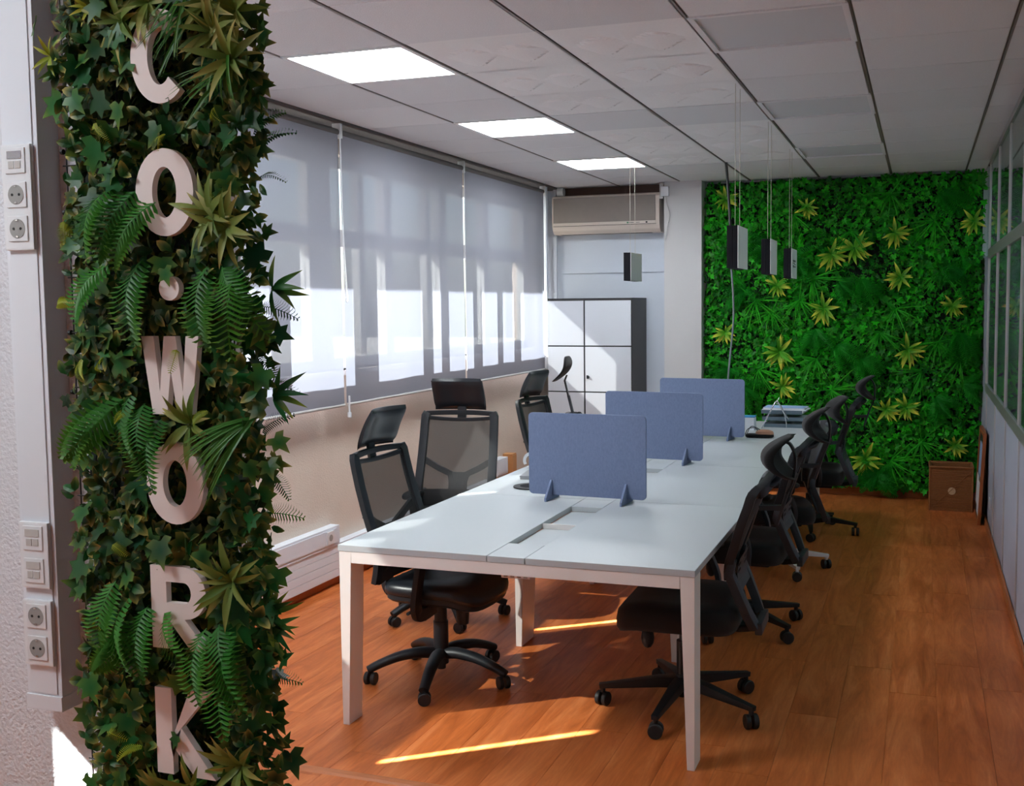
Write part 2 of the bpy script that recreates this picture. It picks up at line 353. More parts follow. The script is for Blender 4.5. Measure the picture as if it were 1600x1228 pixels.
# ================================================================ STRUCTURE
YN, YF, XL, XR = -6.8, 5.5, -.12, 3.755
def build_shell():
    fl = struct(B(-.3, 5.6, YN, YF+.15, -.12, -.006).build('floor', 'laminate'), 'orange wood laminate floor')
    # planks run away from the camera
    rnd = random.Random(3)
    W, Ln = .193, 1.285
    me = B(-W/2+.0006, W/2-.0006, -Ln/2+.0006, Ln/2-.0006, -.006, 0).mesh('floor_plank', 'laminate')
    ncol = int((XR-XL)/W)+1
    for i in range(ncol):
        off = rnd.random()*Ln
        y = -2.1-off
        while y < YF:
            x0, x1 = XL+i*W, min(XL+(i+1)*W, XR)
            ya, yb = max(y, -2.1), min(y+Ln, YF)
            if yb-ya > .05:
                o = link('floor_plank', me, fl, ((x0+x1)/2, (ya+yb)/2, 0)); o.scale = ((x1-x0)/W, (yb-ya)/Ln, 1)
            y += Ln
    st = MB().frus((XL+.02, 2.2, -.815, -.765, 0), (XL+.02, 2.2, -.803, -.777, .004)).build('trim_1', 'wood_trim')
    struct(st, 'low wood transition strip across the floor')
    # ---- ceiling slab and grid
    ce = struct(B(-.3, 5.6, YN, YF+.15, CEIL+.03, CEIL+.15).build('ceiling', 'ceiling_void'), 'suspended ceiling of square grey tiles in a recessed metal grid')
    g = .011; h = .0035
    plain = B(-.3+g, .3-g, -.3+h, .3-h, 0, .02).mesh('ceiling_tile', 'tile_plain', bevel=.002, seg=1)
    # carved wave tile: two lens facets that meet in the middle
    wv = MB(); n = 28
    def hgt(u, v):
        if u < .09 or u > .91 or v < .06 or v > .94: return 0
        s_ = math.sin(2*PI*(u-.09)/.82); c1, c2 = .5+.17*s_, .5-.17*s_
        lo, hi = min(c1, c2), max(c1, c2)
        if lo < v < hi: return -.022*(v-lo)/(hi-lo+1e-6)*abs(s_)**1.3
        if v >= hi: return .0
        return .008*(v/lo)*abs(s_)
    wv.grid(lambda u, v: (-.3+g+(.6-2*g)*u, -.3+h+(.6-2*h)*v, .002+hgt(u, v)), n, 2*n)
    wv.box(-.3+g, .3-g, -.3+h, .3-h, .012, .022)
    wave = wv.mesh('ceiling_tile', 'tile_wave', fixn=False)
    lights = {(1, j) for j in (-6, -3, 0, 3, 6)}; off = {(4, j) for j in (-3, 0, 3, 6)}
    waves = {(2, j) for j in (0, 1, 2, 4, 5, 6)} | {(3, j) for j in (0, 1, 2, 4, 5, 6)}
    for c in range(-1, 7):
        for j in range(-6, 10):
            if (c, j) in lights or (c, j) in off: continue
            x0, x1 = max(c*.6, XL+.0), min(c*.6+.6, XR); y0, y1 = j*.6, min(j*.6+.6, YF-.01)
            if y1-y0 < .05 or x1-x0 < .03: continue
            o = link('ceiling_tile', wave if (c, j) in waves else plain, ce, ((x0+x1)/2, (y0+y1)/2, CEIL)); o.scale = ((x1-x0)/.6, (y1-y0)/.6, 1)
    for c in range(0, 7):
        MB().box(c*.6-.012, c*.6+.012, -3.6, YF-.01, CEIL+.006, CEIL+.012).box(c*.6-.004, c*.6+.004, -3.6, YF-.01, CEIL-.001, CEIL+.008).build('ceiling_runner', 'runner_metal', ce)
    for j in range(-6, 10):
        MB().box(XL, XR, j*.6-.008, j*.6+.008, CEIL+.008, CEIL+.013).build('ceiling_cross_tee', 'panel_frame', ce)
    B(XL, .03, YN, YF, CEIL-.012, CEIL+.02).build('ceiling_edge_strip', 'ceiling_void', ce)
    B(-.3, 5.6, YN, -3.6, CEIL, CEIL+.03).build('ceiling_panel', 'tile_plain', ce)
    B(3.8, 5.6, -3.6, YF, CEIL, CEIL+.03).build('ceiling_panel', 'tile_plain', ce)
    k = 0
    def ceiling_light(c, j, lit, label):
        t = empty('ceiling_light', (c*.6+.3, j*.6+.3, CEIL))
        f = MB(); a = .298; b = .275
        for s_ in (-1, 1):
            f.box(-a, a, s_*a if s_ < 0 else b, -b if s_ < 0 else a, -.004, .02)
            f.box(s_*a if s_ < 0 else b, -b if s_ < 0 else a, -b, b, -.004, .02)
        f.build('frame', 'panel_frame' if lit else 'tile_plain', t)
        B(-b, b, -b, b, .006, .018).build('diffuser', 'panel_lit' if lit else 'panel_off', t)
        tag(t, label, 'light', 'lit square ceiling panels' if lit else 'unlit square ceiling panels')
    for j, l in ((0, 'glowing square ceiling light panel nearest the camera'), (3, 'middle one of the three glowing square ceiling light panels'), (6, 'glowing square ceiling light panel nearest the air conditioner'), (-3, 'glowing square ceiling light panel above the leafy pillar wall'), (-6, 'glowing square ceiling light panel behind the camera')):
        ceiling_light(1, j, True, l)
    for j, l in ((0, 'switched-off smooth grey ceiling light panel at the top of the picture'), (3, 'switched-off smooth grey ceiling panel, middle one of its row'), (6, 'switched-off smooth grey ceiling light panel closest to the far green wall'), (-3, 'switched-off ceiling light panel above the camera')):
        ceiling_light(4, j, False, l)
    for yc, wh in ((-1.2, 'closest to the camera'), (1.5, 'halfway along'), (4.2, 'closest to the green wall')):  # unseen corridor panels, added to brighten the hanging signs from the right
        t = empty('ceiling_light', (4.62, yc, CEIL))
        f = MB(); a = .298; b = .275
        for s_ in (-1, 1):
            f.box(-a, a, s_*a if s_ < 0 else b, -b if s_ < 0 else a, -.008, 0); f.box(s_*a if s_ < 0 else b, -b if s_ < 0 else a, -b, b, -.008, 0)
        f.build('frame', 'panel_frame', t); B(-b, b, -b, b, -.004, -.0005).build('diffuser', 'panel_lit', t)
        tag(t, 'added unseen corridor light panel behind the glass partition, '+wh, 'light', 'added corridor light panels')
    # ---- left wall with window openings
    wl = MB(); t0 = -.34
    wl.box(t0, XL, YN, YF+.15, -.1, 1.30).box(t0, XL, YN, YF+.15, 2.62, CEIL+.1)
    wl.box(t0, XL, YN, -6.0, 1.3, 2.62).box(t0, XL, -3.305, -1.985, 1.3, 2.62).box(t0, XL, 5.12, YF+.15, 1.3, 2.62)
    wl.box(t0, XL, -6.0, -3.305, 2.24, 2.62)
    struct(wl.build('wall_left', 'plaster_beige'), 'rough beige plaster window wall')
    struct(B(XL, XL+.012, -1.8, 4.95, 0, .055).build('baseboard_left', 'wood_trim'), 'brown wooden baseboard under the windows')
    # window frames and panes (behind the blinds)
    def window(name, y0, y1, z0, z1, mull, transom, label):
        f = MB(); x0, x1 = -.27, -.20
        f.box(x0, x1, y0, y1, z0, z0+.07).box(x0, x1, y0, y1, z1-.07, z1).box(x0, x1, y0, y0+.07, z0, z1).box(x0, x1, y1-.07, y1, z0, z1)
        w = struct(f.build(name, 'alu_light'), label)
        for yc, wd in mull: B(x0+.002, x1-.002, yc-wd/2, yc+wd/2, z0+.07, z1-.07).build('mullion', 'alu_light', w)
        if transom: B(x0+.004, x1-.004, y0+.07, y1-.07, transom-.055, transom+.055).build('transom', 'alu_light', w)
        ys = [y0+.07]+[v for yc, wd in mull for v in (yc-wd/2, yc+wd/2)]+[y1-.07]
        for i in range(0, len(ys), 2): B(-.238, -.232, ys[i], ys[i+1], z0+.07, z1-.07).build('window_pane', 'pane_clear', w)
        B(-.2, XL+.02, y0, y1, z0-.03, z0).build('window_sill', 'white_edge', w)
    window('window_1', -1.985, 5.12, 1.30, 2.62, [(-1.2, .11), (-.35, .11), (.68, .13), (1.60, .25), (2.47, .11), (3.34, .13), (4.19, .11)], 2.12, 'long window behind the roller blinds')
    window('window_2', -6.0, -3.305, 1.30, 2.24, [(-5.1, .1), (-4.2, .1)], None, 'window on the near side of the leafy pillar wall')
    # outside: posts, overhang, ground
    for y in (2.56, 3.62): struct(B(-.52, -.46, y-.04, y+.04, 0, 2.9).build('trim_2' if y < 3 else 'trim_3', 'alu'), 'outside post')
    struct(B(-1.30, -.34, -3.0, 7, 2.93, 3.05).build('roof_overhang', 'concrete'), 'concrete overhang outside the windows')
    struct(B(-60, -.36, -60, 60, -.5, -.4).build('ground', 'ground'), 'pale ground outside')
    # ---- back walls
    struct(B(-.34, 1.06, YF, YF+.15, -.1, CEIL+.1).build('wall_back', 'paint_white'), 'white back wall behind the cabinet')
    struct(B(1.06, 1.40, 5.30, YF+.15, -.1, CEIL+.03).build('wall_column', 'paint_warm'), 'white column between the air conditioner and the green wall')
    struct(B(1.40, 5.6, YF, YF+.15, -.1, CEIL+.1).build('wall_green', 'plaster_white'), 'wall behind the green plants')
    struct(B(1.40, 3.70, YF-.016, YF, 0, .075).build('baseboard_back', 'wood_trim'), 'wooden baseboard below the green wall')
    struct(B(.02, 1.06, YF-.018, YF, 1.985, 2.03).build('trim_4', 'paint_white', None), 'horizontal rail on the white back wall')
    struct(B(-.34, 5.6, YN-.15, YN, -.1, CEIL+.1).build('wall_near', 'paint_warm'), 'wall behind the camera')
    struct(B(5.45, 5.6, YN, YF, -.1, CEIL+.1).build('wall_corridor', 'paint_warm'), 'corridor wall seen through the glass partition')
    # corner conduit
    struct(MB().box(-.04, .0, 5.12, 5.16, 1.1, CEIL).box(-.03, .0, 5.40, 5.43, 1.1, CEIL).build('trim_5', 'paint_white'), 'pale conduits in the window corner')
    # ---- right glass partition
    wr = struct(B(XR, XR+.05, YN, 4.84, 0, .03).build('wall_right', 'alu'), 'office partition of pale panels below and framed glass above')
    ys = [4.84, 3.86, 2.88, 1.90, .92, -.06, -1.04, -2.02]
    ys = [4.80, 3.80, 2.82, 1.86, .90, -.06, -1.02, -1.98]
    for i in range(len(ys)-1):
        a, b = ys[i+1], ys[i]
        B(XR+.006, XR+.03, a+.012, b-.012, .03, .985).build('partition_panel', 'partition_panel', wr, bevel=.003)
        B(XR+.000, XR+.006, a+.02, b-.02, 1.05, 2.02).build('glass_pane', 'pane_partition', wr)
        B(XR+.000, XR+.006, a+.02, b-.02, 2.09, 2.74).build('glass_pane', 'pane_partition', wr)
    for i, y in enumerate(ys):
        MB().box(XR-.004, XR+.02, y-.02, y+.02, .985, 2.77).box(XR-.009, XR-.004, y-.007, y+.007, 1.0, 2.77).build('mullion', 'alu_light', wr)
        B(XR-.002, XR+.01, y-.012, y+.012, .03, .985).build('cover_strip', 'alu_light', wr)
    for z0, z1, nm in ((.985, 1.05, 'sill_rail'), (2.02, 2.09, 'transom_rail'), (2.74, 2.778, 'head_rail')):
        B(XR-.010, XR+.02, -2.0, 4.84, z0, z1).build(nm, 'alu', wr)
    B(XR, XR+.05, 4.83, YF, 0, 2.05).build('corner_panel', 'partition_panel', wr)
    B(XR+.016, XR+.022, 4.83, YF, 2.05, 2.77).build('glass_pane', 'pane_partition', wr)
    B(XR, XR+.05, YN, -2.0, 0, CEIL).build('solid_panel', 'paint_warm', wr)
    struct(B(XR-.014, XR, -2.0, 4.6, 0, .05).build('baseboard_right', 'wood_trim'), 'wooden baseboard along the partition')
    # ---- pillar wall that carries the near plants
    struct(B(XL, 1.86, -2.18, -2.08, -.1, CEIL+.02).build('wall_pillar', 'plaster_white'), 'white rough plaster wall end beside the leafy panel')
build_shell()

# ================================================================ BLINDS
def blinds():
    spec = [(-1.685, -.035, 'roller blind mostly hidden behind the leafy panel', None),
            (-.005, 1.492, 'roller blind next to the leafy panel, with a long bead chain at its edge', 1.50),
            (1.525, 3.268, 'widest roller blind, middle of the row, behind the second chair', None),
            (3.292, 5.055, 'roller blind at the far end beside the white cabinet', None)]
    for y0, y1, lab, chain in spec:
        t = empty('roller_blind', (0, (y0+y1)/2, 1.1)); yc = (y0+y1)/2; hw = (y1-y0)/2
        rnd = random.Random(int(y0*100)+900)
        ph = rnd.random()*6
        def fab(u, v):
            y = -hw+2*hw*u; z = .005+1.60*(1-v)
            return (.004*math.sin(u*9+ph)*v*.6+.002*math.sin(u*23+ph)*v, y, z)
        f = MB().grid(fab, 40, 6); f.build('fabric', 'blind_fabric', t, smooth='all', fixn=False)
        MB().tube([(0, -hw, .004), (0, hw, .004)], .009, 8).build('bottom_bar', 'plastic_grey', t, smooth=True)
        MB().tube([(-.012, -hw-.008, 1.615), (-.012, hw+.008, 1.615)], .02, 12).build('roller_tube', 'ceiling_void', t, smooth=True)
        for sgn in (-1, 1): B(-.04, .015, sgn*(hw+.009)-.004, sgn*(hw+.009)+.004, 1.58, 1.668).build('bracket', 'white_plastic', t)
        if chain:
            p = spline([(.012, hw+.006, 1.6), (.014, hw+.01, 1.1), (.02, hw+.028, .72), (.024, hw+.03, .64), (.026, hw+.012, .62), (.026, hw+.0, .68), (.02, hw-.008, 1.1), (.012, hw+.0, 1.6)], 8)
            MB().tube(p, .0035, 5).build('bead_chain', 'white_plastic', t, smooth=True)
        elif y0 > 1: MB().tube([(.012, hw+.008, 1.6), (.012, hw+.008, .1)], .0025, 5).build('bead_chain', 'white_plastic', t)
        tag(t, lab, 'blind', 'grey translucent roller blinds')
    tip = MB().cyl((0, 0, 0), .012, .03, 10).cyl((0, 0, .03), .006, .1, 8)
    tag(tip.build('cord_weight', 'white_plastic', None, smooth=True, loc=(.03, 1.50, 1.03)), 'small white cord weight hanging at the lower edge between two blinds', 'cord weight')
    for y0, y1, lab in ((-6.0, -3.335, 'roller blind of the near window behind the camera'),):
        t = empty('roller_blind', (0, (y0+y1)/2, 1.1)); hw = (y1-y0)/2
        MB().grid(lambda u, v: (0, -hw+2*hw*u, 1.6*(1-v)), 4, 4).build('fabric', 'blind_fabric', t, fixn=False)
        MB().tube([(0, -hw, .004), (0, hw, .004)], .009, 8).build('bottom_bar', 'plastic_grey', t)
        tag(t, lab, 'blind', 'grey translucent roller blinds')
blinds()

# ================================================================ BENCH DESK
TX0, TX1, TY0, TY1, TZ = 1.065, 2.519, -.39, 4.4965, .74
BAY = (TY1-TY0)/4
SX0, SX1 = 1.712, 1.868            # cable strip in the middle
def desk():
    t = empty('bench_desk', ((TX0+TX1)/2, (TY0+TY1)/2, 0)); ox, oy = t.location.x, t.location.y
    def part(mb, name, m, **k):
        for i, p in enumerate(mb.v): mb.v[i] = (p[0]-ox, p[1]-oy, p[2])
        return mb.build(name, m, t, **k)
    for k in range(4):
        a, b = TY0+k*BAY, TY0+(k+1)*BAY; g = .0012 if 0 < k else 0
        for x0, x1 in ((TX0, SX0), (SX1, TX1)):
            part(B(x0, x1-.0015, a+g, b-.0008, TZ-.025, TZ), 'table_top', 'white_lacquer', bevel=.0025)
        c = a+.61
        # closed lids at both ends, dropped lid and open slot between
        part(B(SX0+.0008, SX1-.003, a+g, c-.385, TZ-.024, TZ-.0005), 'tray_lid', 'white_lacquer', bevel=.0015)
        part(B(SX0+.0008, SX1-.003, c+.415, b-.0008, TZ-.024, TZ-.0005), 'tray_lid', 'white_lacquer', bevel=.0015)
        for q0, q1 in ((c-.383, c+.012), (c+.018, c+.413)):
            part(MB().box(SX0+.0015, SX1-.004, q0+.002, q1-.002, TZ-.034, TZ-.024), 'tray_flap', 'white_lacquer', bevel=.0015)
        part(MB().box(SX0+.001, SX1-.003, a+.06, b-.06, TZ-.068, TZ-.064).box(SX0+.001, SX0+.004, a+.06, b-.06, TZ-.068, TZ-.026).box(SX1-.006, SX1-.003, a+.06, b-.06, TZ-.068, TZ-.026), 'cable_tray', 'white_edge')
        part(B(SX0+.001, SX1-.003, c+.012, c+.018, TZ-.03, TZ-.001), 'tray_divider', 'white_edge')
    # end frames: beam and two tapered legs
    for y0, s_ in ((TY0+.002, 1), (TY1-.002, -1)):
        ya, yb = sorted((y0, y0+s_*.105))
        part(B(TX0+.058, TX1-.058, min(y0, y0+s_*.05), max(y0, y0+s_*.05), TZ-.072, TZ-.0255), 'end_beam', 'white_edge', bevel=.002)
        part(MB().frus((TX0+.004, TX0+.032, ya, yb, 0), (TX0+.004, TX0+.058, ya, yb, TZ-.0255)), 'leg', 'white_edge', bevel=.002)
        part(MB().frus((TX1-.032, TX1-.004, ya, yb, 0), (TX1-.058, TX1-.004, ya, yb, TZ-.0255)), 'leg', 'white_edge', bevel=.002)
    for k in (1, 2, 3):
        y = TY0+k*BAY-.01
        for xi, s_ in ((TX0+.318, 1), (TX1-.318, -1)):
            xs = sorted((xi, xi+s_*.03)); xt = sorted((xi, xi+s_*.055))
            part(MB().frus((*xs, y-.085, y+.085, 0), (*xt, y-.095, y+.095, TZ-.07)), 'leg', 'white_edge', bevel=.002)
        part(B(TX0+.1, TX1-.1, y-.03, y+.03, TZ-.07, TZ-.0255), 'cross_beam', 'white_edge')
    for x in (TX0+.37, TX1-.37): part(B(x-.02, x+.02, TY0+.053, TY1-.053, TZ-.07, TZ-.0258), 'long_beam', 'white_edge')
    ps = part(MB().box(1.745, 1.865, TY0+.06, TY0+.30, TZ-.098, TZ-.074), 'power_strip', 'white_plastic', bevel=.004)
    m = B(-.008, .008, -.001, 0, -.007, .007).mesh('socket', 'socket_dark')
    for k in range(4): link('socket', m, ps, (1.765+k*.027-ox, TY0+.06-oy, TZ-.087))
    tag(t, 'long white bench desk with a cable strip down the middle and tapered legs', 'desk')
desk()

def screens():
    def one(p0, p1, label):
        p0, p1 = Vector(p0), Vector(p1); d = p1-p0; w = d.length; rz = math.atan2(d.y, d.x)
        t = empty('desk_screen', ((p0.x+p1.x)/2, (p0.y+p1.y)/2, TZ), rz)
        r = .022; H0, H1 = .022, .425; poly = []
        for cx, cz, a0 in ((w/2-r, H1-r, 0), (-w/2+r, H1-r, 90), (-w/2+r, H0+r, 180), (w/2-r, H0+r, 270)):
            for k in range(6):
                a = math.radians(a0+18*k); poly.append((cx+r*math.cos(a), cz+r*math.sin(a)))
        MB().prism(poly, -.005, .005).build('panel', 'felt_blue', t, bevel=.001, seg=1)
        for x in (-w/2+.12, w/2-.10):
            ft = [(-.085, 0), (-.085, .018), (-.012, .095), (.012, .095), (.085, .018), (.085, 0)]
            MB().prism(ft, x-.005, x+.005, plane='yz').build('foot', 'felt_blue', t, bevel=.001, seg=1)
        tag(t, label, 'desk divider', 'blue felt desk dividers')
    one((1.44, .80), (2.045, .765), 'blue felt desk divider nearest the camera, standing on two feet')
    one((1.445, 2.12), (2.055, 2.075), 'middle blue felt desk divider of the three on the desk')
    one((1.50, 3.31), (2.115, 3.245), 'farthest blue felt desk divider, in front of the column')
screens()

# ================================================================ CHAIRS
def caster(parent, loc, rz, r=.028):
    m = MB()
    for s_ in (-1, 1): m.cyl((0, s_*.016-.010, r), r, .020, 18, 'y')
    m.v = [(x, y, z) for x, y, z in m.v]
    o = m.build('caster', 'black_rubber', parent, smooth=True, bevel=.003, seg=1); o.location = loc; o.rotation_euler = (0, 0, rz)
    return o
def star(t, legs, R, style, colm='black_plastic'):
    hub = MB().cyl((0, 0, .075), .034, .075, 20, r2=.03).cyl((0, 0, .05), .02, .03, 14)
    hub.build('base_hub', colm, t, smooth=True, bevel=.003)
    for k, a in enumerate(legs):
        a = math.radians(a); ca, sa = math.cos(a), math.sin(a)
        m = MB()
        if style == 'A':
            pr = spline([(.02, .122), (.09, .128), (.18, .118), (.26, .094), (R, .066)], 5); n = len(pr)
            pr = [(q[0], q[1]) for q in [(v.x, v.y) for v in pr]] if False else [(v[0], v[1]) for v in spline([(.02, .122, 0), (.09, .130, 0), (.18, .120, 0), (.26, .096, 0), (R+.012, .066, 0)], 5)]
            n = len(pr)
            m.tube([(x*ca, x*sa, z) for x, z in pr], [.034-.012*i/(n-1) for i in range(n)], 12, flat=.8)
            m.cyl((R*ca, R*sa, .054), .012, .02, 10)
        else:
            m.bar([(x*ca, x*sa, z) for x, z in ((.02, .115), (.10, .112), (R-.02, .087), (R+.015, .083))], [.05, .046, .03, .028], [.045, .042, .022, .02])
            m.box(0, 0, 0, 0, 0, 0) if False else None
            m.cyl((R*ca, R*sa, .056), .011, .03, 10)
        lg = m.build('base_leg', colm, t, smooth=True, bevel=.003 if style != 'A' else 0)
        caster(lg, (R*ca, R*sa, 0), a+1.1+.7*k, .028 if style == 'A' else .03)
def cushion(a, b, prof, e=4, n=44, zf=None, cx=0):
    rg = []
    for sc, z in prof:
        r = []
        for x, y in sell(a*sc, b*sc, n, e):
            r.append((x+cx, y, z+(zf(x, y) if zf else 0)))
        rg.append(r)
    return MB().rings(rg)
def chair_a(loc, rz, legs, label, lift=0, arm=0, wide=1, ax=0, aw=.285):
    t = empty('office_chair', (loc[0], loc[1], 0), math.radians(rz))
    star(t, [l-rz for l in legs], .317, 'A')
    MB().cyl((0, 0, .14), .034, .13, 20).cyl((0, 0, .27), .029, .10+lift, 18).build('gas_lift', 'black_plastic', t, smooth=True)
    L = lift
    MB().box(-.12, .11, -.075, .075, .355+L, .395+L).box(-.2, -.10, -.03, .03, .36+L, .385+L).build('tilt_mechanism', 'black_plastic', t, bevel=.012)
    MB().tube([(-.02, -.06, .365+L), (-.06, -.13, .345+L), (-.05, -.2, .35+L)], .008, 8).tube([(.0, -.06, .36+L), (-.03, -.12, .33+L), (.02, -.17, .325+L)], .007, 8).build('lever', 'black_plastic', t, smooth=True)
    MB().cyl((.14, -.05, .285+L), .026, .075, 18, r2=.032).build('tension_knob', 'black_plastic', t, smooth=True, bevel=.006)
    dip = lambda x, y: -.05*max(0, (x-.10)/.15)**2+.012*(abs(y)/.24)**2
    cushion(.23, .245, [(.80, .392+L), (.93, .394+L), (.98, .405+L), (.98, .425+L)], zf=dip, cx=.04).build('seat_shell', 'black_plastic', t, smooth=True)
    cushion(.235, .25, [(.92, .420+L), (.99, .428+L), (1, .445+L), (.985, .464+L), (.93, .477+L), (.7, .484+L), (.35, .476+L), (.05, .472+L)], zf=dip, cx=.04).build('seat', 'black_leather', t, smooth='all')
    A = L+arm
    for s_ in (-1, 1):
        p = spline([(.04+ax, s_*.12, .372+L), (.04+ax, s_*.22, .365+L), (.04+ax, s_*(aw-.013), .38+L), (.045+ax, s_*aw, .45+A), (.075+ax, s_*aw, .625+A)], 6)
        MB().bar(p, .055, .026, up=(1, 0, 0)).build('armrest_post', 'black_plastic', t, smooth=True, bevel=.006)
        cushion(.125, .042, [(.9, .625+A), (1, .633+A), (1, .648+A), (.9, .656+A)], e=5, cx=.06+ax).xf(Matrix.Translation((0, s_*aw, 0))).build('armrest_pad', 'black_rubber', t, smooth=True)
    # back: frame, mesh, brace, lumbar plate
    HW = .215*wide
    def bp(y, z, off=0):      # point on the curved, leaning back
        q = (z-.62)/.42
        x = -.20-.125*q if q > 0 else -.20-.16*q*q
        return (x-.012*math.sin(PI*max(0, min(1, q)))+.03*(abs(y)/.21)**2-.012+off, y, z+L)
    zs = [.475, .52, .58, .64, .72, .80, .90, .98, 1.015]
    wd = lambda z: HW-.012*((z-.52)/.5)
    fr = MB()
    for s_ in (-1, 1): fr.bar([bp(s_*wd(z), z) for z in zs]+[bp(s_*(wd(1.03)-.010), 1.034)], .046, .026, up=(1, 0, 0))
    ys = [-HW*.93+HW*1.86*i/12 for i in range(13)]
    fr.bar([bp(y, 1.034-.004*(y/.2)**2) for y in ys], .026, .022, up=(1, 0, 0))
    fr.bar([bp(y*.97, .994+.014*(y/.2)**2) for y in ys], .020, .02, up=(1, 0, 0))
    fr.bar([bp(y*1.03, .49) for y in ys], .05, .024, up=(1, 0, 0))
    fr.build('back_frame', 'black_plastic', t, smooth=True, bevel=.004)
    MB().grid(lambda u, v: bp((-1+2*u)*wd(.48+.52*v)*.97, .48+.52*v, .006), 10, 14).build('back_mesh', 'chair_mesh', t, smooth='all', fixn=False)
    br = MB()
    for s_ in (-1, 1): br.bar([bp(s_*HW*.95, .775, -.016), bp(s_*.12, .725, -.022), bp(s_*.05, .692, -.026), bp(s_*.036, .65, -.026), bp(s_*.036, .60, -.026)], .034, .018, up=(1, 0, 0))
    br.bar([bp(0, .70, -.026), bp(0, .62, -.026), bp(0, .50, -.026)], .085, .02, up=(1, 0, 0))
    br.build('back_brace', 'black_plastic', t, smooth=True, bevel=.004)
    MB().grid(lambda u, v: bp((-1+2*u)*wd(.55)*.96, .50+.11*v, -.016), 10, 3).grid(lambda u, v: bp((-1+2*u)*wd(.55)*.96, .50+.11*v, -.020), 10, 3).build('lumbar_plate', 'black_fabric', t, fixn=False)
    sp = spline([(-.10, 0, .365+L), (-.20, 0, .36+L), (-.265, 0, .39+L), (-.28, 0, .46+L), (-.262, 0, .56+L), (-.25, 0, .62+L)], 5)
    MB().bar(sp, .065, .03, up=(1, 0, .3)).build('back_spine', 'black_plastic', t, smooth=True, bevel=.007)
    MB().bar([bp(0, .985, -.016), bp(0, 1.03, -.016), bp(0, 1.085, -.004)], .05, .016, up=(1, 0, 0)).build('headrest_post', 'black_plastic', t, smooth=True, bevel=.003)
    # headrest: thick pad on a thin curved shell, top tilted forward, sides wrapping forward
    def hr(th, q, hw):
        z = 1.058+.175*q; x = -.372+.075*q**1.8+th
        half = hw*(1-.06*(2*q-1)**4)
        return [(x+.045*(y_/.148)**2, y_, z+L) for y_ in [half*(-1+2*k/12) for k in range(13)]]
    loop = []
    for i in range(11):
        q = i/10; f_ = hr(.050-.036*abs(2*q-1)**5, q, .150); b_ = hr(.006, q, .150)
        f_ = [(b_[k][0]+(f_[k][0]-b_[k][0])*(1-.6*abs(-1+2*k/12)**6), y, z) for k, (x, y, z) in enumerate(f_)]
        loop.append(f_+list(reversed(b_)))
    MB().rings(loop).build('headrest', 'black_leather', t, smooth=True, bevel=.007)
    MB().grid(lambda u, v: (-.372+.075*v**1.8+.045*(-1+2*u)**2+.002, .150*(-1+2*u), 1.05+.17*v+L), 12, 10).build('headrest_shell', 'black_plastic', t, smooth='all', fixn=False)
    tag(t, label, 'chair', 'black mesh-back chairs along the window side')
    return t
chair_a((1.226, .21), -4, [-150, -78, -6, 66, 138], 'black mesh-back office chair with armrests tucked under the near left desk corner')
chair_a((.828, 1.11), -83, [20, 92, 164, 236, 308], 'black mesh-back office chair turned to the camera, a Y-shaped brace showing through its back', lift=.05, arm=-.05, wide=1.0, ax=-.22, aw=.225)
chair_a((1.0, 2.8), -8, [-20, 52, 124, 196, 268], 'black office chair with padded headrest behind the left edge of the nearest divider', lift=.0)

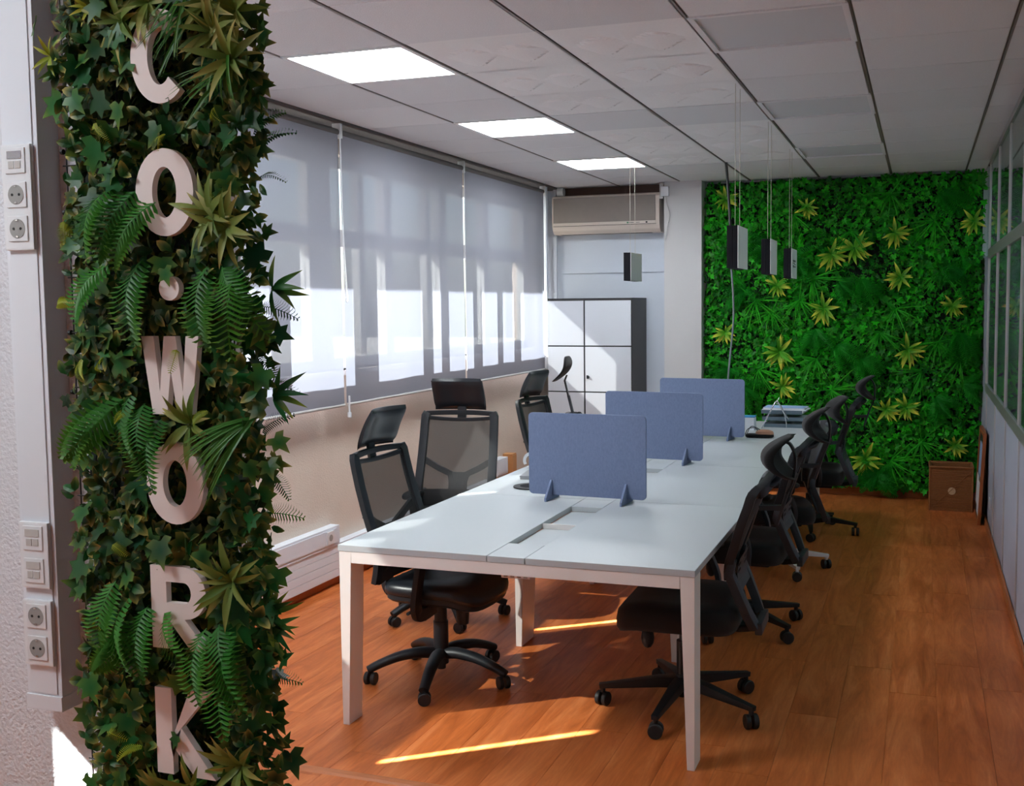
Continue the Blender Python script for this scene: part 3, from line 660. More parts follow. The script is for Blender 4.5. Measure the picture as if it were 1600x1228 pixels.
def chair_b(loc, rz, legs, label, base='black_plastic', head=0, lift=0, low=0):
    t = empty('ergonomic_chair', (loc[0], loc[1], 0), math.radians(rz))
    star(t, [l-rz for l in legs], .336, 'B', base)
    L = lift
    MB().cyl((0, 0, .13), .026, .16, 18).cyl((0, 0, .29), .015, .10+L, 14).build('gas_lift', 'black_plastic', t, smooth=True)
    MB().box(-.17, .10, -.08, .08, .345+L, .385+L).build('tilt_mechanism', 'black_plastic', t, bevel=.01)
    rg = []
    for q in range(7):
        a = -PI/2+PI*q/6; r = .027*math.cos(a)+.0005; rg.append([(.11+r*math.cos(2*PI*k/14)*1.0, .17+r*math.sin(2*PI*k/14), .345+L+.045*math.sin(a)) for k in range(14)])
    MB().rings(rg).tube([(.11, .17, .39+L), (.10, .10, .40+L)], .008, 8).build('height_knob', 'black_plastic', t, smooth=True)
    dip = lambda x, y: -.03*max(0, (x-.12)/.13)**2+.012*(abs(y)/.25)**2
    cushion(.25, .25, [(.86, .375+L), (.96, .378+L), (1, .40+L), (1.005, .435+L), (.98, .468+L), (.90, .485+L), (.6, .487+L), (.05, .482+L)], e=4.5, zf=dip).build('seat', 'black_fabric', t, smooth='all')
    for s_ in (-1, 1):
        p = spline([(-.09, s_*.21, .405+L), (-.10, s_*.265, .42+L), (-.10, s_*.28, .50+L), (-.06, s_*.28, .60+L), (-.03, s_*.28, .635+L)], 6)
        MB().bar(p, .045, .022, up=(1, 0, 0)).build('armrest_post', 'grey_frame', t, smooth=True, bevel=.006)
        cushion(.125, .038, [(.9, .63+L), (1, .637+L), (1, .65+L), (.9, .657+L)], e=5, cx=.0).xf(Matrix.Translation((0, s_*.28, 0))).build('armrest_pad', 'black_rubber', t, smooth=True)
    # side profile of the back: bottom, bend, top
    def bx(z):
        pts = [(.39, -.315), (.50, -.268), (.60, -.228), (.66, -.232), (.80, -.285), (.92, -.335), (1.0, -.362)]
        for (z0, x0), (z1, x1) in zip(pts, pts[1:]):
            if z <= z1: return x0+(x1-x0)*(z-z0)/(z1-z0)
        return pts[-1][1]
    ZB = lambda z: z-low*max(0, z-.6)*.45
    wy = lambda z: .205 if z > .86 else (.135+.07*max(0, z-.62)/.24)
    fr = MB()
    loop = [(bx(z)+.03*(wy(z)/.2)**2, -wy(z), ZB(z)+L) for z in (.60, .66, .74, .82, .90, .95)]
    top = [(bx(.985)+.02*(y/.2)**2-.005, y, ZB(.985)+L-.02*(y/.2)**2) for y in (-.19, -.12, -.04, .04, .12, .19)]
    full = loop+top+[(x, -y, z) for x, y, z in reversed(loop)]
    fr.bar(spline(full, 3), .044, .036, up=(1, 0, .001))
    fr.build('back_frame', 'black_plastic', t, smooth=True, bevel=.007)
    MB().grid(lambda u, v: (bx(.62+.36*v)+.03*((-1+2*u)*wy(.62+.36*v)/.2)**2+.004, (-1+2*u)*wy(.62+.36*v), ZB(.62+.36*v)+L), 8, 8).build('back_mesh', 'chair_mesh_dense', t, smooth='all', fixn=False)
    # padded shoulder cap on top
    cushion(.035, .14, [(.3, ZB(.962)+L), (.8, ZB(.968)+L), (1, ZB(.979)+L), (.85, ZB(.989)+L), (.4, ZB(.995)+L)], e=2.4, cx=-.365).build('top_pad', 'grey_frame', t, smooth='all')
    # lower loop with perforated plate
    lo = MB()
    for s_ in (-1, 1):
        lo.bar([(bx(z)-.0+(.012 if z > .6 else 0), s_*y, z+L) for z, y in ((.68, .15), (.62, .145), (.54, .14), (.46, .125), (.40, .10))], [.04, .058, .06, .056, .05], .036, up=(1, 0, 0))
    lo.bar([(bx(.39)-.012, y, .395+L) for y in (-.11, -.05, .05, .11)], .05, .03, up=(1, 0, 0))
    lo.build('lumbar_frame', 'grey_frame', t, smooth=True, bevel=.008)
    MB().grid(lambda u, v: (bx(.55+.13*v)-.016, -.125+.25*u, .55+.13*v+L), 4, 4).build('lumbar_plate', 'grey_frame', t, fixn=False)
    hm = MB().cyl((0, 0, 0), .006, .002, 8, 'x').mesh('plate_hole', 'black_gap')
    for sy in (-1, 1):
        for i in range(3):
            for j in range(3): link('plate_hole', hm, t, (bx(.60+.025*i)-.019, sy*(.06+.022*j), .60+.025*i+L))
    MB().bar([(-.12, 0, .385+L), (-.24, 0, .375+L), (-.31, 0, .39+L)], [.09, .12, .16], .03).build('back_bracket', 'black_plastic', t, smooth=True, bevel=.01)
    # headrest: shallow bowl, convex to the front, on a bowed stem
    W2, H2 = (.135, .080) if head == 0 else (.13, .095)
    cz = 1.058+low*.107
    def bowl(u, v, th):
        y, w = -1+2*u, -1+2*v
        y, w = y*(1-.30*abs(w)**4), w*(1-.14*abs(y)**4)
        rim = (abs(y)**4+abs(w)**4)**.25
        xx = -.320-.034*y*y-.100*abs(w)**2.2 - th
        if head: xx = -.355+.05*w-.055*w*w-.012*y*y-th
        return (xx-.01*(w < 0)*w*w, y*W2*1.05, cz+w*H2*1.08+L+.02)
    n = 14; fr_ = [[bowl(i/n, j/n, 0) for i in range(n+1)] for j in range(n+1)]
    hb = MB(); th = .032 if head == 0 else .014
    hb.grid(lambda u, v: bowl(u, v, 0), n, n); hb.grid(lambda u, v: bowl(u, v, th), n, n)
    k2 = (n+1)**2; ring = [i for i in range(n)]+[n+(n+1)*j for j in range(n)]+[(n+1)*n+i for i in range(n, 0, -1)]+[(n+1)*j for j in range(n, 0, -1)]
    for i in range(len(ring)):
        a, b = ring[i], ring[(i+1) % len(ring)]; hb.f.append((a, b, b+k2, a+k2))
    hb.build('headrest', 'black_fabric', t, smooth='all')
    st = spline([(-.405, 0, cz+.08+L), (-.435, 0, cz+.07+L), (-.456, 0, cz+.015+L), (-.448, 0, .985+L), (-.425, 0, .93+L)], 6) if not low else [(-.372, 0, cz-.03+L), (-.39, 0, cz-.075+L), (-.36, 0, .96+L)]
    MB().bar(st, .036, .010, up=(1, 0, 0)).build('headrest_stem', 'black_plastic', t, smooth=True, bevel=.002)
    (MB().bar([(-.427, 0, .935+L), (-.385, 0, .80+L)], .03, .012, up=(1, 0, 0)).bar([(-.405, 0, .87+L), (bx(.87)+.0, 0, .865+L)], .03, .02) if not low else MB().bar([(-.36, 0, .97+L), (-.30, 0, .72+L)], .034, .018, up=(1, 0, 0))).build('stem_holder', 'grey_frame', t, bevel=.002)
    tag(t, label, 'chair', 'black ergonomic chairs with bowed headrests')
    return t
chair_b((2.344, .198), 181, [-168, -96, -24, 48, 120], 'black ergonomic chair nearest the camera, under the right desk corner')
chair_b((2.385, 1.38), 178, [-36, 36, 108, 180, 252], 'second black ergonomic chair from the camera on the right side of the desk')
chair_b((2.39, 2.67), 194, [-56.9, 15, 87, 159, 231], 'third black ergonomic chair on the right, the one with a white star base', base='chair_white', lift=-.06)
chair_b((2.50, 3.83), 180, [-82, -6.5, 66, 138, 210], 'farthest black ergonomic chair, in front of the green plant wall')
chair_b((.93, 4.05), 6, [10, 82, 154, 226, 298], 'chair with a slim bowed headrest in front of the white cabinet', head=1, lift=-.01, low=1)

# ================================================================ FURNITURE BY THE BACK WALL
def back_things():
    # cabinet
    t = empty('storage_cabinet', (.45, 5.22, 0)); ox, oy = .45, 5.22
    x0, x1, y0, y1, H = .055, .845, 4.97, 5.49, 1.735
    B(x0-ox, x1-ox, y0+.012-oy, y1-oy, 0, H).build('body', 'cabinet_dark', t)
    B(x0+.002-ox, x1-.002-ox, y0+.010-oy, y0+.012-oy, .01, H-.004).build('shadow_gap', 'black_gap', t)
    B(x0-ox-.001, x1-ox+.001, y0+.018-oy, y1-oy, H, H+.012).build('top_board', 'black_gap', t)
    xm = .405
    for r in range(4):
        z1 = H-.01-r*.412; z0 = z1-.400
        for c, (a, b) in enumerate(((x0+.003, xm-.007), (xm+.007, x1-.008))):
            d = B(a-ox, b-ox, y0-oy, y0+.018-oy, max(z0, .03), z1).build('door', 'cabinet_white', t, bevel=.0015)
            if c == 1 and r == 1: MB().cyl((a+.028-ox, y0-.02-oy, z1-.27), .011, .022, 12, 'y').box(a+.012-ox, a+.03-ox, y0-.004-oy, y0-oy, z1-.285, z1-.255).build('handle', 'black_plastic', d)
    tag(t, 'tall white locker cabinet with black joints and a dark grey side', 'cabinet')
    # air conditioner
    t = empty('air_conditioner', (.51, YF, 2.34)); ox, oz = .51, 2.34
    x0, x1, d = .0, 1.02, -.215
    body = [(0, .02), (0, .355), (d+.05, .355), (d+.012, .345), (d, .325), (d, .075), (d+.02, .03), (d+.06, .0), (-.02, .0)]
    MB().prism(body, x0-ox, x1-ox, plane='yz').build('casing', 'ac_body', t, smooth=True, bevel=.006)
    B(x0+.012-ox, x1-.035-ox, d-.005, d+.004, .102, .330).build('front_grille', 'ac_grille', t, bevel=.003)
    pf = B(x0+.012-ox, x1-.035-ox, d-.007, d+.003, .075, .10).build('display_strip', 'ac_body', t)
    B(x1-.30-ox, x1-.285-ox, d-.0085, d-.006, .082, .094).build('logo', 'label_green', pf); B(x1-.281-ox, x1-.235-ox, d-.0085, d-.006, .085, .091).build('lettering', 'print_grey', pf)
    B(x1-.215-ox, x1-.18-ox, d-.0085, d-.006, .085, .090).build('lettering', 'print_grey', pf)
    B(x1-.125-ox, x1-.108-ox, d-.0085, d-.006, .081, .094).build('receiver_window', 'socket_hole', pf)
    B(x0+.012-ox, x1-.03-ox, d-.002, d+.004, .0705, .0745).build('shadow_gap', 'black_gap', t)
    MB().frus((x0+.06-ox, x1-.09-ox, d+.055, d+.066, .0), (x0+.06-ox, x1-.09-ox, d+.004, d+.018, .060)).build('air_flap', 'ac_body', t)
    B(x0+.06-ox, x1-.09-ox, d+.066, d+.13, -.002, .004).build('air_outlet', 'black_gap', t)
    tag(t, 'beige wall-mounted air conditioner above the cabinet', 'air conditioner')
    tag(B(.05, 1.035, YF-.06, YF, 2.70, CEIL-.004).build('wooden_board', 'brown_board'), 'dark brown board above the air conditioner', 'board')
    tag(MB().cyl((.03, YF-.13, 2.735), .042, .06, 16, 'x').build('pipe_end', 'white_plastic', None, smooth=True), 'white round pipe end left of the brown board', 'pipe')
    # junction box with loose cable on the column
    t = empty('junction_box', (1.075, 5.285, 2.66))
    B(-.035, .035, -.03, .012, -.01, .075).build('housing', 'white_plastic', t, bevel=.004)
    MB().box(-.05, -.02, -.012, .012, -.5+.47, .11).build('conduit', 'plastic_grey', t)
    MB().tube(spline([(.01, -.02, -.01), (.02, -.022, -.08), (.045, -.02, -.18), (.02, -.02, -.30), (.0, -.02, -.40)], 6), .0035, 6).build('cable', 'plastic_grey', t, smooth=True)
    tag(t, 'small white junction box with a loose cable at the top of the column', 'junction box')
    # convector along the window wall
    def trunk(y0, y1, label, low):
        t = empty('wall_trunking', (XL, (y0+y1)/2, 0)); oy = (y0+y1)/2
        B(.0, .062, y0-oy, y1-oy, .262, .375).build('trunking_body', 'trunking_white', t, bevel=.003)
        B(.062, .066, y0+.0-oy, y1-.04-oy, .275, .362).build('trunking_cover', 'trunking_white', t)
        p = B(.066, .076, y1-.16-oy, y1-.085-oy, .279, .358).build('socket_plate', 'white_plastic', t, bevel=.003)
        MB().cyl((.0762, y1-.1225-oy, .3185), .02, .001, 16, 'x').build('socket', 'socket_dark', p)
        tag(t, label, 'trunking')
    trunk(-1.9, 1.50, 'white wall trunking with a socket at its end, left of the near chair', True)
    t = empty('wall_trunking', (XL, 4.2, .27))
    B(0, .075, -.22, .02, 0, .14).build('trunking_body', 'trunking_white', t, bevel=.003); B(.075, .078, -.2, -.01, .015, .125).build('trunking_cover', 'trunking_white', t)
    tag(t, 'short white trunking end on the window wall behind the second chair', 'trunking')
    t = empty('baseboard_heater', (XL, 1.0, .058)); 
    B(0, .05, -2.9, 2.9, 0, .196).build('back_plate', 'trunking_white', t)
    for i in range(4): B(.05, .056, -2.9, 2.9, .004+i*.049, .050+i*.049).build('slat', 'trunking_white', t, bevel=.0015)
    B(0, .062, -2.9, 2.9, .197, .204).build('top_cap', 'trunking_white', t)
    tag(t, 'long white ribbed baseboard heater under the windows', 'heater')
    tag(MB().box(.0, .085, -.05, .05, 0, .17).box(.085, .09, -.045, .045, .01, .16).build('wooden_box', 'cardboard', None, loc=(XL, 4.34, .25)), 'small orange wooden box on the window wall by the trunking end', 'box')
    c = MB()
    for k in range(20): pass
    ring = [(.0015, .034*math.cos(2*PI*k/24), .034*math.sin(2*PI*k/24)) for k in range(25)]
    tag(MB().cyl((-.004, 0, 0), .036, .006, 24, 'x').build('blank_cover', 'plaster_beige', None, loc=(XL, 1.98, .575), bevel=.002), 'round plastered-over cover on the wall left of the near chair', 'wall cover')
back_things()

# ================================================================ TRUNKING ON THE PILLAR WALL
def pillar_trunking():
    x0, x1, yw, yf, zb = 1.374, 1.472, -2.18, -2.24, .80
    t = empty('cable_trunking', (x0, yw, zb)); O = Vector((x0, yw, zb))
    def P(mb, n, m, par=t, **k):
        mb.v = [tuple(Vector(p)-O) for p in mb.v]; return mb.build(n, m, par, **k)
    P(B(x0, x1, yf, yw, zb, CEIL), 'channel', 'trunking_white', bevel=.002)
    P(B(x0+.012, x1-.012, yf-.003, yf, zb+.035, CEIL), 'cover', 'trunking_white', bevel=.001)
    P(B(x0-.001, x1+.001, yf-.004, yw, zb-.004, zb+.03), 'end_cap', 'trunking_white', bevel=.002)
    xc = (x0+x1)/2
    def plate(zc, n, kinds):
        h = .078*n-.008
        pl = P(B(xc-.04, xc+.04, yf-.013, yf-.002, zc-h/2, zc+h/2), 'socket_plate', 'white_plastic', bevel=.004)
        for i, k in enumerate(kinds):
            z = zc+h/2-.035-i*.0725
            P(B(xc-.027, xc+.027, yf-.016, yf-.012, z-.027, z+.027), 'insert', 'white_plastic', pl, bevel=.0015)
            if k == 's':
                rg = []
                for rr, yy in ((.0215, -.0165), (.0205, -.0165), (.0195, -.004)):
                    rg.append([(xc+rr*math.cos(2*PI*q/28), yf+yy, z+rr*math.sin(2*PI*q/28)) for q in range(28)])
                P(MB().cyl((xc, yf-.0168, z), .021, .0015, 28, 'y'), 'socket_well', 'socket_dark', pl)
                for dx in (-.0095, .0095): P(MB().cyl((xc+dx, yf-.0176, z), .003, .001, 10, 'y'), 'pin_hole', 'socket_hole', pl)
                for dz in (-.0185, .0165): P(B(xc-.003, xc+.003, yf-.0185, yf-.0165, z+dz, z+dz+.003), 'earth_clip', 'chrome', pl)
            else:
                P(B(xc-.019, xc+.019, yf-.0175, yf-.0155, z+.004, z+.02), 'label_window', 'chrome' if i == 0 and n == 3 else 'plastic_grey', pl)
                for dx in (-.009, .009): P(B(xc+dx-.0075, xc+dx+.0075, yf-.0175, yf-.0155, z-.017, z-.001), 'shutter', 'plastic_grey', pl, bevel=.001)
    plate(1.932, 3, 'dss'); plate(1.150, 2, 'dd'); plate(.975, 2, 'ss')
    tag(t, 'white vertical cable trunking with sockets on the wall left of the leafy panel', 'trunking')
pillar_trunking()

# ================================================================ HANGING SIGNS, CABLE
def hanging():
    def sign(x, y, ln, label, logo=False):
        t = empty('hanging_sign', (x-.025, y+ln/2, 1.865))
        B(-.0275, .0, -ln/2, ln/2, 0, .21).build('case', 'sign_black', t, bevel=.001)
        b = B(.0, .0275, -ln/2, ln/2, 0, .21)
        B(.0005, .026, -ln/2+.001, ln/2-.001, 0.0006, .2094).build('core', 'sign_black', t)
        f = B(.026, .029, -ln/2, ln/2, 0, .21).build('face', 'sign_white', t)
        for yy in (-.07, .07): MB().tube([(0, yy, .21), (0, yy, CEIL-1.865)], .0014, 5).build('suspension_wire', 'wire_steel', t)
        if logo:
            for z0, z1, a, b_ in ((.118, .132, -.09, .075), (.106, .112, -.10, .03), (.098, .104, .0, .09), (.078, .094, -.09, -.02), (.080, .09, .0, .085)):
                B(.029, .0298, a, b_, z0, z1).build('lettering', 'print_grey', f)
        tag(t, label, 'sign', 'hanging square signs')
    sign(2.4, 1.2, .30, 'hanging square sign nearest the camera, beside the hanging cable')
    sign(2.4, 2.38, .29, 'middle hanging square sign of the three in front of the green wall')
    sign(2.385, 3.58, .33, 'hanging square sign with small grey lettering on its face', True)
    sign(1.205, 3.60, .32, 'hanging square sign below the air conditioner')
    p = spline([(1.812, 4.2, CEIL), (1.83, 4.2, 2.55), (1.848, 4.2, 2.25), (1.856, 4.2, 1.96)], 6)
    q = spline([(1.856, 4.2, 1.96), (1.87, 4.2, 1.75), (1.872, 4.2, 1.55), (1.85, 4.2, 1.30), (1.832, 4.2, 1.10), (1.825, 4.2, .90), (1.82, 4.2, .742)], 8)
    t = empty('power_cable', (1.83, 4.2, .741))
    for i, mbp in enumerate((p, q)): MB().tube([(v.x-1.83, v.y-4.2, v.z-.741) for v in mbp], .011 if i == 0 else .0075, 7).build('sleeve' if i == 0 else 'cord', 'cable_black' if i == 0 else 'cable_grey', t, smooth=True)
    tag(t, 'black and grey power cable hanging from the ceiling to the desk', 'cable')
hanging()

# ================================================================ SMALL THINGS ON DESK AND FLOOR
def small_things():
    z = TZ+.0005
    t = empty('document_tray', (2.29, 4.20, z), -.05)
    def sheet(mb): return mb
    def tray(z0, dx, dy, n):
        o = MB().box(-.155+dx, .155+dx, -.12+dy, .12+dy, z0, z0+.004)
        for a in (-1, 1): o.box(-.155+dx, .155+dx, a*.12+dy-.002, a*.12+dy+.002, z0, z0+.028)
        o.box(-.157+dx, -.153+dx, -.12+dy, .12+dy, z0, z0+.028)
        o.build('tray', 'tray_smoke', t)
    tray(0, 0, 0, 1); tray(.052, -.012, 0, 1); tray(.104, -.02, 0, 1)
    for z0 in (.006, .058, .110): MB().box(-.15, .142, -.112, .112, z0, z0+.018).build('paper_stack', 'paper', t)
    MB().box(-.172, .165, -.105, .10, .129, .137).box(-.165, .15, -.10, .105, .138, .147).build('paper_stack', 'paper', t)
    MB().box(-.165, .14, -.10, .10, .148, .150).build('folder', 'paper_blue', t)
    tag(t, 'stack of smoke-grey document trays full of papers at the far desk end', 'document tray')
    t = empty('wire_stand', (2.235, 3.965, z))
    MB().tube(spline([(-.105, 0, .004), (-.06, .02, .10), (-.012, .04, .195), (0, .045, .205), (.012, .05, .198), (.05, .07, .12), (.085, .09, .07)], 5), .005, 7).build('front_wire', 'chrome', t, smooth=True)
    MB().tube(spline([(.0, .05, .19), (.03, .07, .17), (.06, .09, .08), (.07, .10, .005)], 5), .004, 7).tube([(0, .045, .205), (.02, .05, .235)], .003, 6).build('back_wire', 'chrome', t, smooth=True)
    tag(t, 'bent chrome wire stand in front of the document trays', 'stand')
    t = empty('tissue_box', (2.045, 3.90, z))
    B(-.045, .045, -.05, .05, 0, .095).build('carton', 'paper', t, bevel=.002); B(-.047, .047, -.052, .052, .095, .103).build('lid', 'blue_card', t)
    tag(t, 'small white carton with a blue top behind the farthest divider', 'box')
    t = empty('eyeglass_case', (2.19, 3.44, z), .1)
    cushion(.10, .045, [(.9, 0), (1, .008), (1, .02), (.9, .026)], e=3).build('pouch', 'black_fabric', t, smooth=True)
    cushion(.065, .04, [(.95, .022), (1, .03), (.9, .045), (.5, .055), (.1, .057)], e=2.3, cx=.035).build('flap', 'brown_leather', t, smooth=True)
    MB().tube(spline([(-.10, 0, .02), (-.08, .0, .06), (-.03, .01, .065), (.0, .0, .03)], 5), .003, 6).tube(spline([(-.09, .02, .02), (-.06, .02, .075), (-.01, .02, .06), (.02, .02, .035)], 5), .003, 6).build('strap', 'cable_black', t)
    tag(t, 'black pouch with a brown flap and loose cords beside the farthest divider', 'pouch')
    t = empty('laptop', (1.29, 1.42, z), .15)
    B(-.11, .16, -.11, .11, 0, .012).build('base', 'laptop_grey', t, bevel=.003); B(-.112, .162, -.112, .112, .0125, .018).build('lid', 'laptop_grey', t, bevel=.002)
    tag(t, 'closed grey laptop half hidden by the nearest divider', 'laptop')
    t = empty('desk_disc', (1.345, 1.08, z))
    MB().cyl((0, 0, 0), .095, .007, 32).build('disc', 'black_rubber', t, smooth=True, bevel=.002); MB().cyl((0, 0, .007), .06, .001, 24).build('inlay', 'sign_black', t)
    tag(t, 'flat black disc on the desk left of the nearest divider', 'disc')
    t = empty('curved_band', (1.108, 1.70, z), .25)
    MB().bar([(-.035*math.cos(a_), 0, .042+.040*math.sin(a_)) for a_ in [PI*1.35*k/18-.18*PI for k in range(19)]], .018, .005, up=(0, 1, 0)).build('band', 'white_plastic', t, smooth=True)
    B(-.022, .022, -.012, .012, 0, .006).build('foot', 'white_plastic', t, bevel=.001)
    tag(t, 'small white curved band standing on the desk left of the nearest divider', 'ornament')
    # wicker basket
    t = empty('wicker_basket', (3.512, 5.08, 0)); a, b, H, w = .164, .15, .355, .014
    m = MB()
    m.box(-a, a, -b, b, 0, .012)
    m.build('bottom', 'wicker', t)
    for k in range(24):
        z0 = .012+k*(H-.012)/24; z1 = z0+(H-.012)/24*.93; e = .0015*(k % 2)
        r = MB().box(-a+e, a-e, -b+e, -b+w, z0, z1).box(-a+e, a-e, b-w, b-e, z0, z1).box(-a+e, -a+w, -b+w, b-w, z0, z1).box(a-w, a-e, -b+w, b-w, z0, z1)
        r.build('woven_row', 'wicker', t, bevel=.002, seg=1)
    for (x, y) in ((-a, -b), (a, -b), (-a, b), (a, b)): MB().tube([(x*.985, y*.985, 0), (x*.985, y*.985, H)], .007, 8).build('corner_post', 'wicker', t, smooth=True)
    for p0, p1 in (((-a, -b, H), (a, -b, H)), ((-a, b, H), (a, b, H)), ((-a, -b, H), (-a, b, H)), ((a, -b, H), (a, b, H))): MB().tube([p0, p1], .009, 8).build('rim', 'wicker', t, smooth=True)
    for p0, p1 in (((-a+.015, -b-.001, .02), (a-.015, -b-.001, H-.03)),): MB().tube([p0, p1], .004, 6).build('diagonal_braid', 'wicker', t)
    MB().cyl((0.005, -b-.004, .165), .03, .006, 16, 'y').build('knot', 'wicker_light', t, bevel=.002)
    tag(t, 'square wicker basket with a pale knot on the floor by the green wall', 'basket')
    # framed board leaning on the partition
    t = empty('leaning_board', (3.70, 4.70, 0)); t.rotation_euler = (0, .045, 0)
    f = MB().box(-.012, .012, -.28, -.25, 0, .70).box(-.012, .012, .25, .28, 0, .70).box(-.012, .012, -.25, .25, 0, .03).box(-.012, .012, -.25, .25, .67, .70)
    f.build('frame', 'wood_frame', t, bevel=.002); B(-.004, .006, -.25, .25, .03, .67).build('backing', 'black_gap', t)
    for y0, y1, z0, z1, m in ((-.2, .1, .35, .6, 'paper_blue'), (-.22, .05, .05, .3, 'paper'), (.02, .22, .1, .33, 'paper')): B(-.008, -.005, y0, y1, z0, z1).build('pinned_sheet', m, t)
    tag(t, 'wood-framed notice board leaning on the partition beside the wicker basket', 'board')
    tag(MB().box(-.006, 0, -.04, .04, -.04, .04).build('socket_plate', 'white_plastic', None, loc=(XR+.005, 4.15, .22), bevel=.002), 'small white socket plate low on the partition', 'socket')
small_things()

# ================================================================ FOLIAGE
def leaf_geo(kind, rng=None):
    """verts (x across, y along, z up), faces, tip factor per vertex; unit length"""
    if kind == 'ivy':
        out = [(0, .04), (.22, -.10), (.50, .06), (.30, .26), (.46, .56), (.17, .56), (0, 1.0), (-.17, .56), (-.46, .56), (-.30, .26), (-.50, .06), (-.22, -.10)]
        vs = [(0, .34, .0)]+[(x, y, .16*abs(x)-.10*y*y) for x, y in out]
        fs = [(0, i+1, (i+1) % 12+1) for i in range(12)]
        tp = [.1]+[min(1, math.hypot(x, y-.3)*1.3) for x, y in out]
        return vs, fs, tp
    if kind == 'oval':
        out = [(0, 0), (.20, .25), (.24, .55), (.13, .85), (0, 1), (-.13, .85), (-.24, .55), (-.20, .25)]
        vs = [(0, .5, -.03)]+[(x, y, .25*abs(x)-.16*y*y) for x, y in out]
        return vs, [(0, i+1, (i+1) % 8+1) for i in range(8)], [.2]+[y for x, y in out]
    if kind in ('lance', 'blade'):
        w0, n, bend = (.085, 6, .55) if kind == 'lance' else (.022, 5, .75)
        vs = []; tp = []
        for i in range(n+1):
            t = i/n; w = w0*(math.sin(PI*(t**.8)*.96+.12)) if kind == 'lance' else w0*(1-t**2)+.001
            z = -bend*t*t*.6; y = t*(1-.12*t*bend)
            vs += [(-w, y, z+.4*w), (0, y, z), (w, y, z+.4*w)]; tp += [t]*3
        fs = []
        for i in range(n):
            for k in (0, 1): fs.append((i*3+k, i*3+k+1, i*3+k+4, i*3+k+3))
        return vs, fs, tp
    if kind == 'fern':
        vs, fs, tp = [], [], []; n = 17
        def rp(t): return (0, t*(1-.16*t), .16*math.sin(t*2.2)-.62*t*t*.75)
        for i in range(n+1):
            t = i/n; x, y, z = rp(t); k = len(vs); vs += [(-.008, y, z), (.008, y, z)]; tp += [t*.5]*2
            if i: fs.append((k-2-4*0 if False else prev, prev+1, k+1, k))
            prev = k
        for i in range(1, n+1):
            t = (i-.3)/n; x, y, z = rp(t); ln = .23*math.sin(PI*min(1, t*.86+.12))**.8+.02; dy = .06*ln/.2
            for s_ in (-1, 1):
                k = len(vs); wd = .024
                vs += [(0, y-wd*.7, z), (s_*ln*.6, y+dy-wd, z-.03*ln/.2-.01), (s_*ln, y+dy+.012, z-.10*ln), (s_*ln*.55, y+dy+wd*.8, z-.02), (0, y+wd*.7, z)]
                tp += [t*.4, t*.6+.1, t*.5+.5, t*.6+.1, t*.4]
                fs.append((k, k+1, k+2, k+3, k+4) if s_ > 0 else (k+4, k+3, k+2, k+1, k))
        return vs, fs, tp
def orient(d, n, roll=0):
    d = Vector(d).normalized(); n = Vector(n); x = d.cross(n)
    if x.length < 1e-4: x = d.cross(Vector((1, 0, .1)))
    x.normalize(); n = x.cross(d).normalized()
    M = Matrix((x, d, n)).transposed()
    if roll: M = M @ Matrix.Rotation(roll, 3, 'Y')
    return M
GEO = {k: leaf_geo(k) for k in ('ivy', 'oval', 'lance', 'blade', 'fern')}
def put(mb, kind, pos, d, n, size, rnd, roll=0, wid=1):
    vs, fs, tp = GEO[kind]; M = orient(d, n, roll); p = Vector(pos)
    mb.add([p + M @ Vector((x*size*wid, y*size, z*size)) for x, y, z in vs], fs, [(rnd, t, 0, 1) for t in tp])
def leaf_mesh(kind, m, name, wid=1):
    vs, fs, tp = GEO[kind]; mb = MB(); mb.add([(x*wid, y, z) for x, y, z in vs], fs, [(.5, t, 0, 1) for t in tp])
    return mb.mesh(name, m, smooth='all' if kind != 'fern' else False, leaf=True, fixn=False)
def place(name, me, parent, pos, d, n, size, roll=0):
    M = orient(d, n, roll).to_4x4(); M = Matrix.Translation(pos) @ M @ Matrix.Scale(size, 4)
    return link(name, me, parent, M=M)

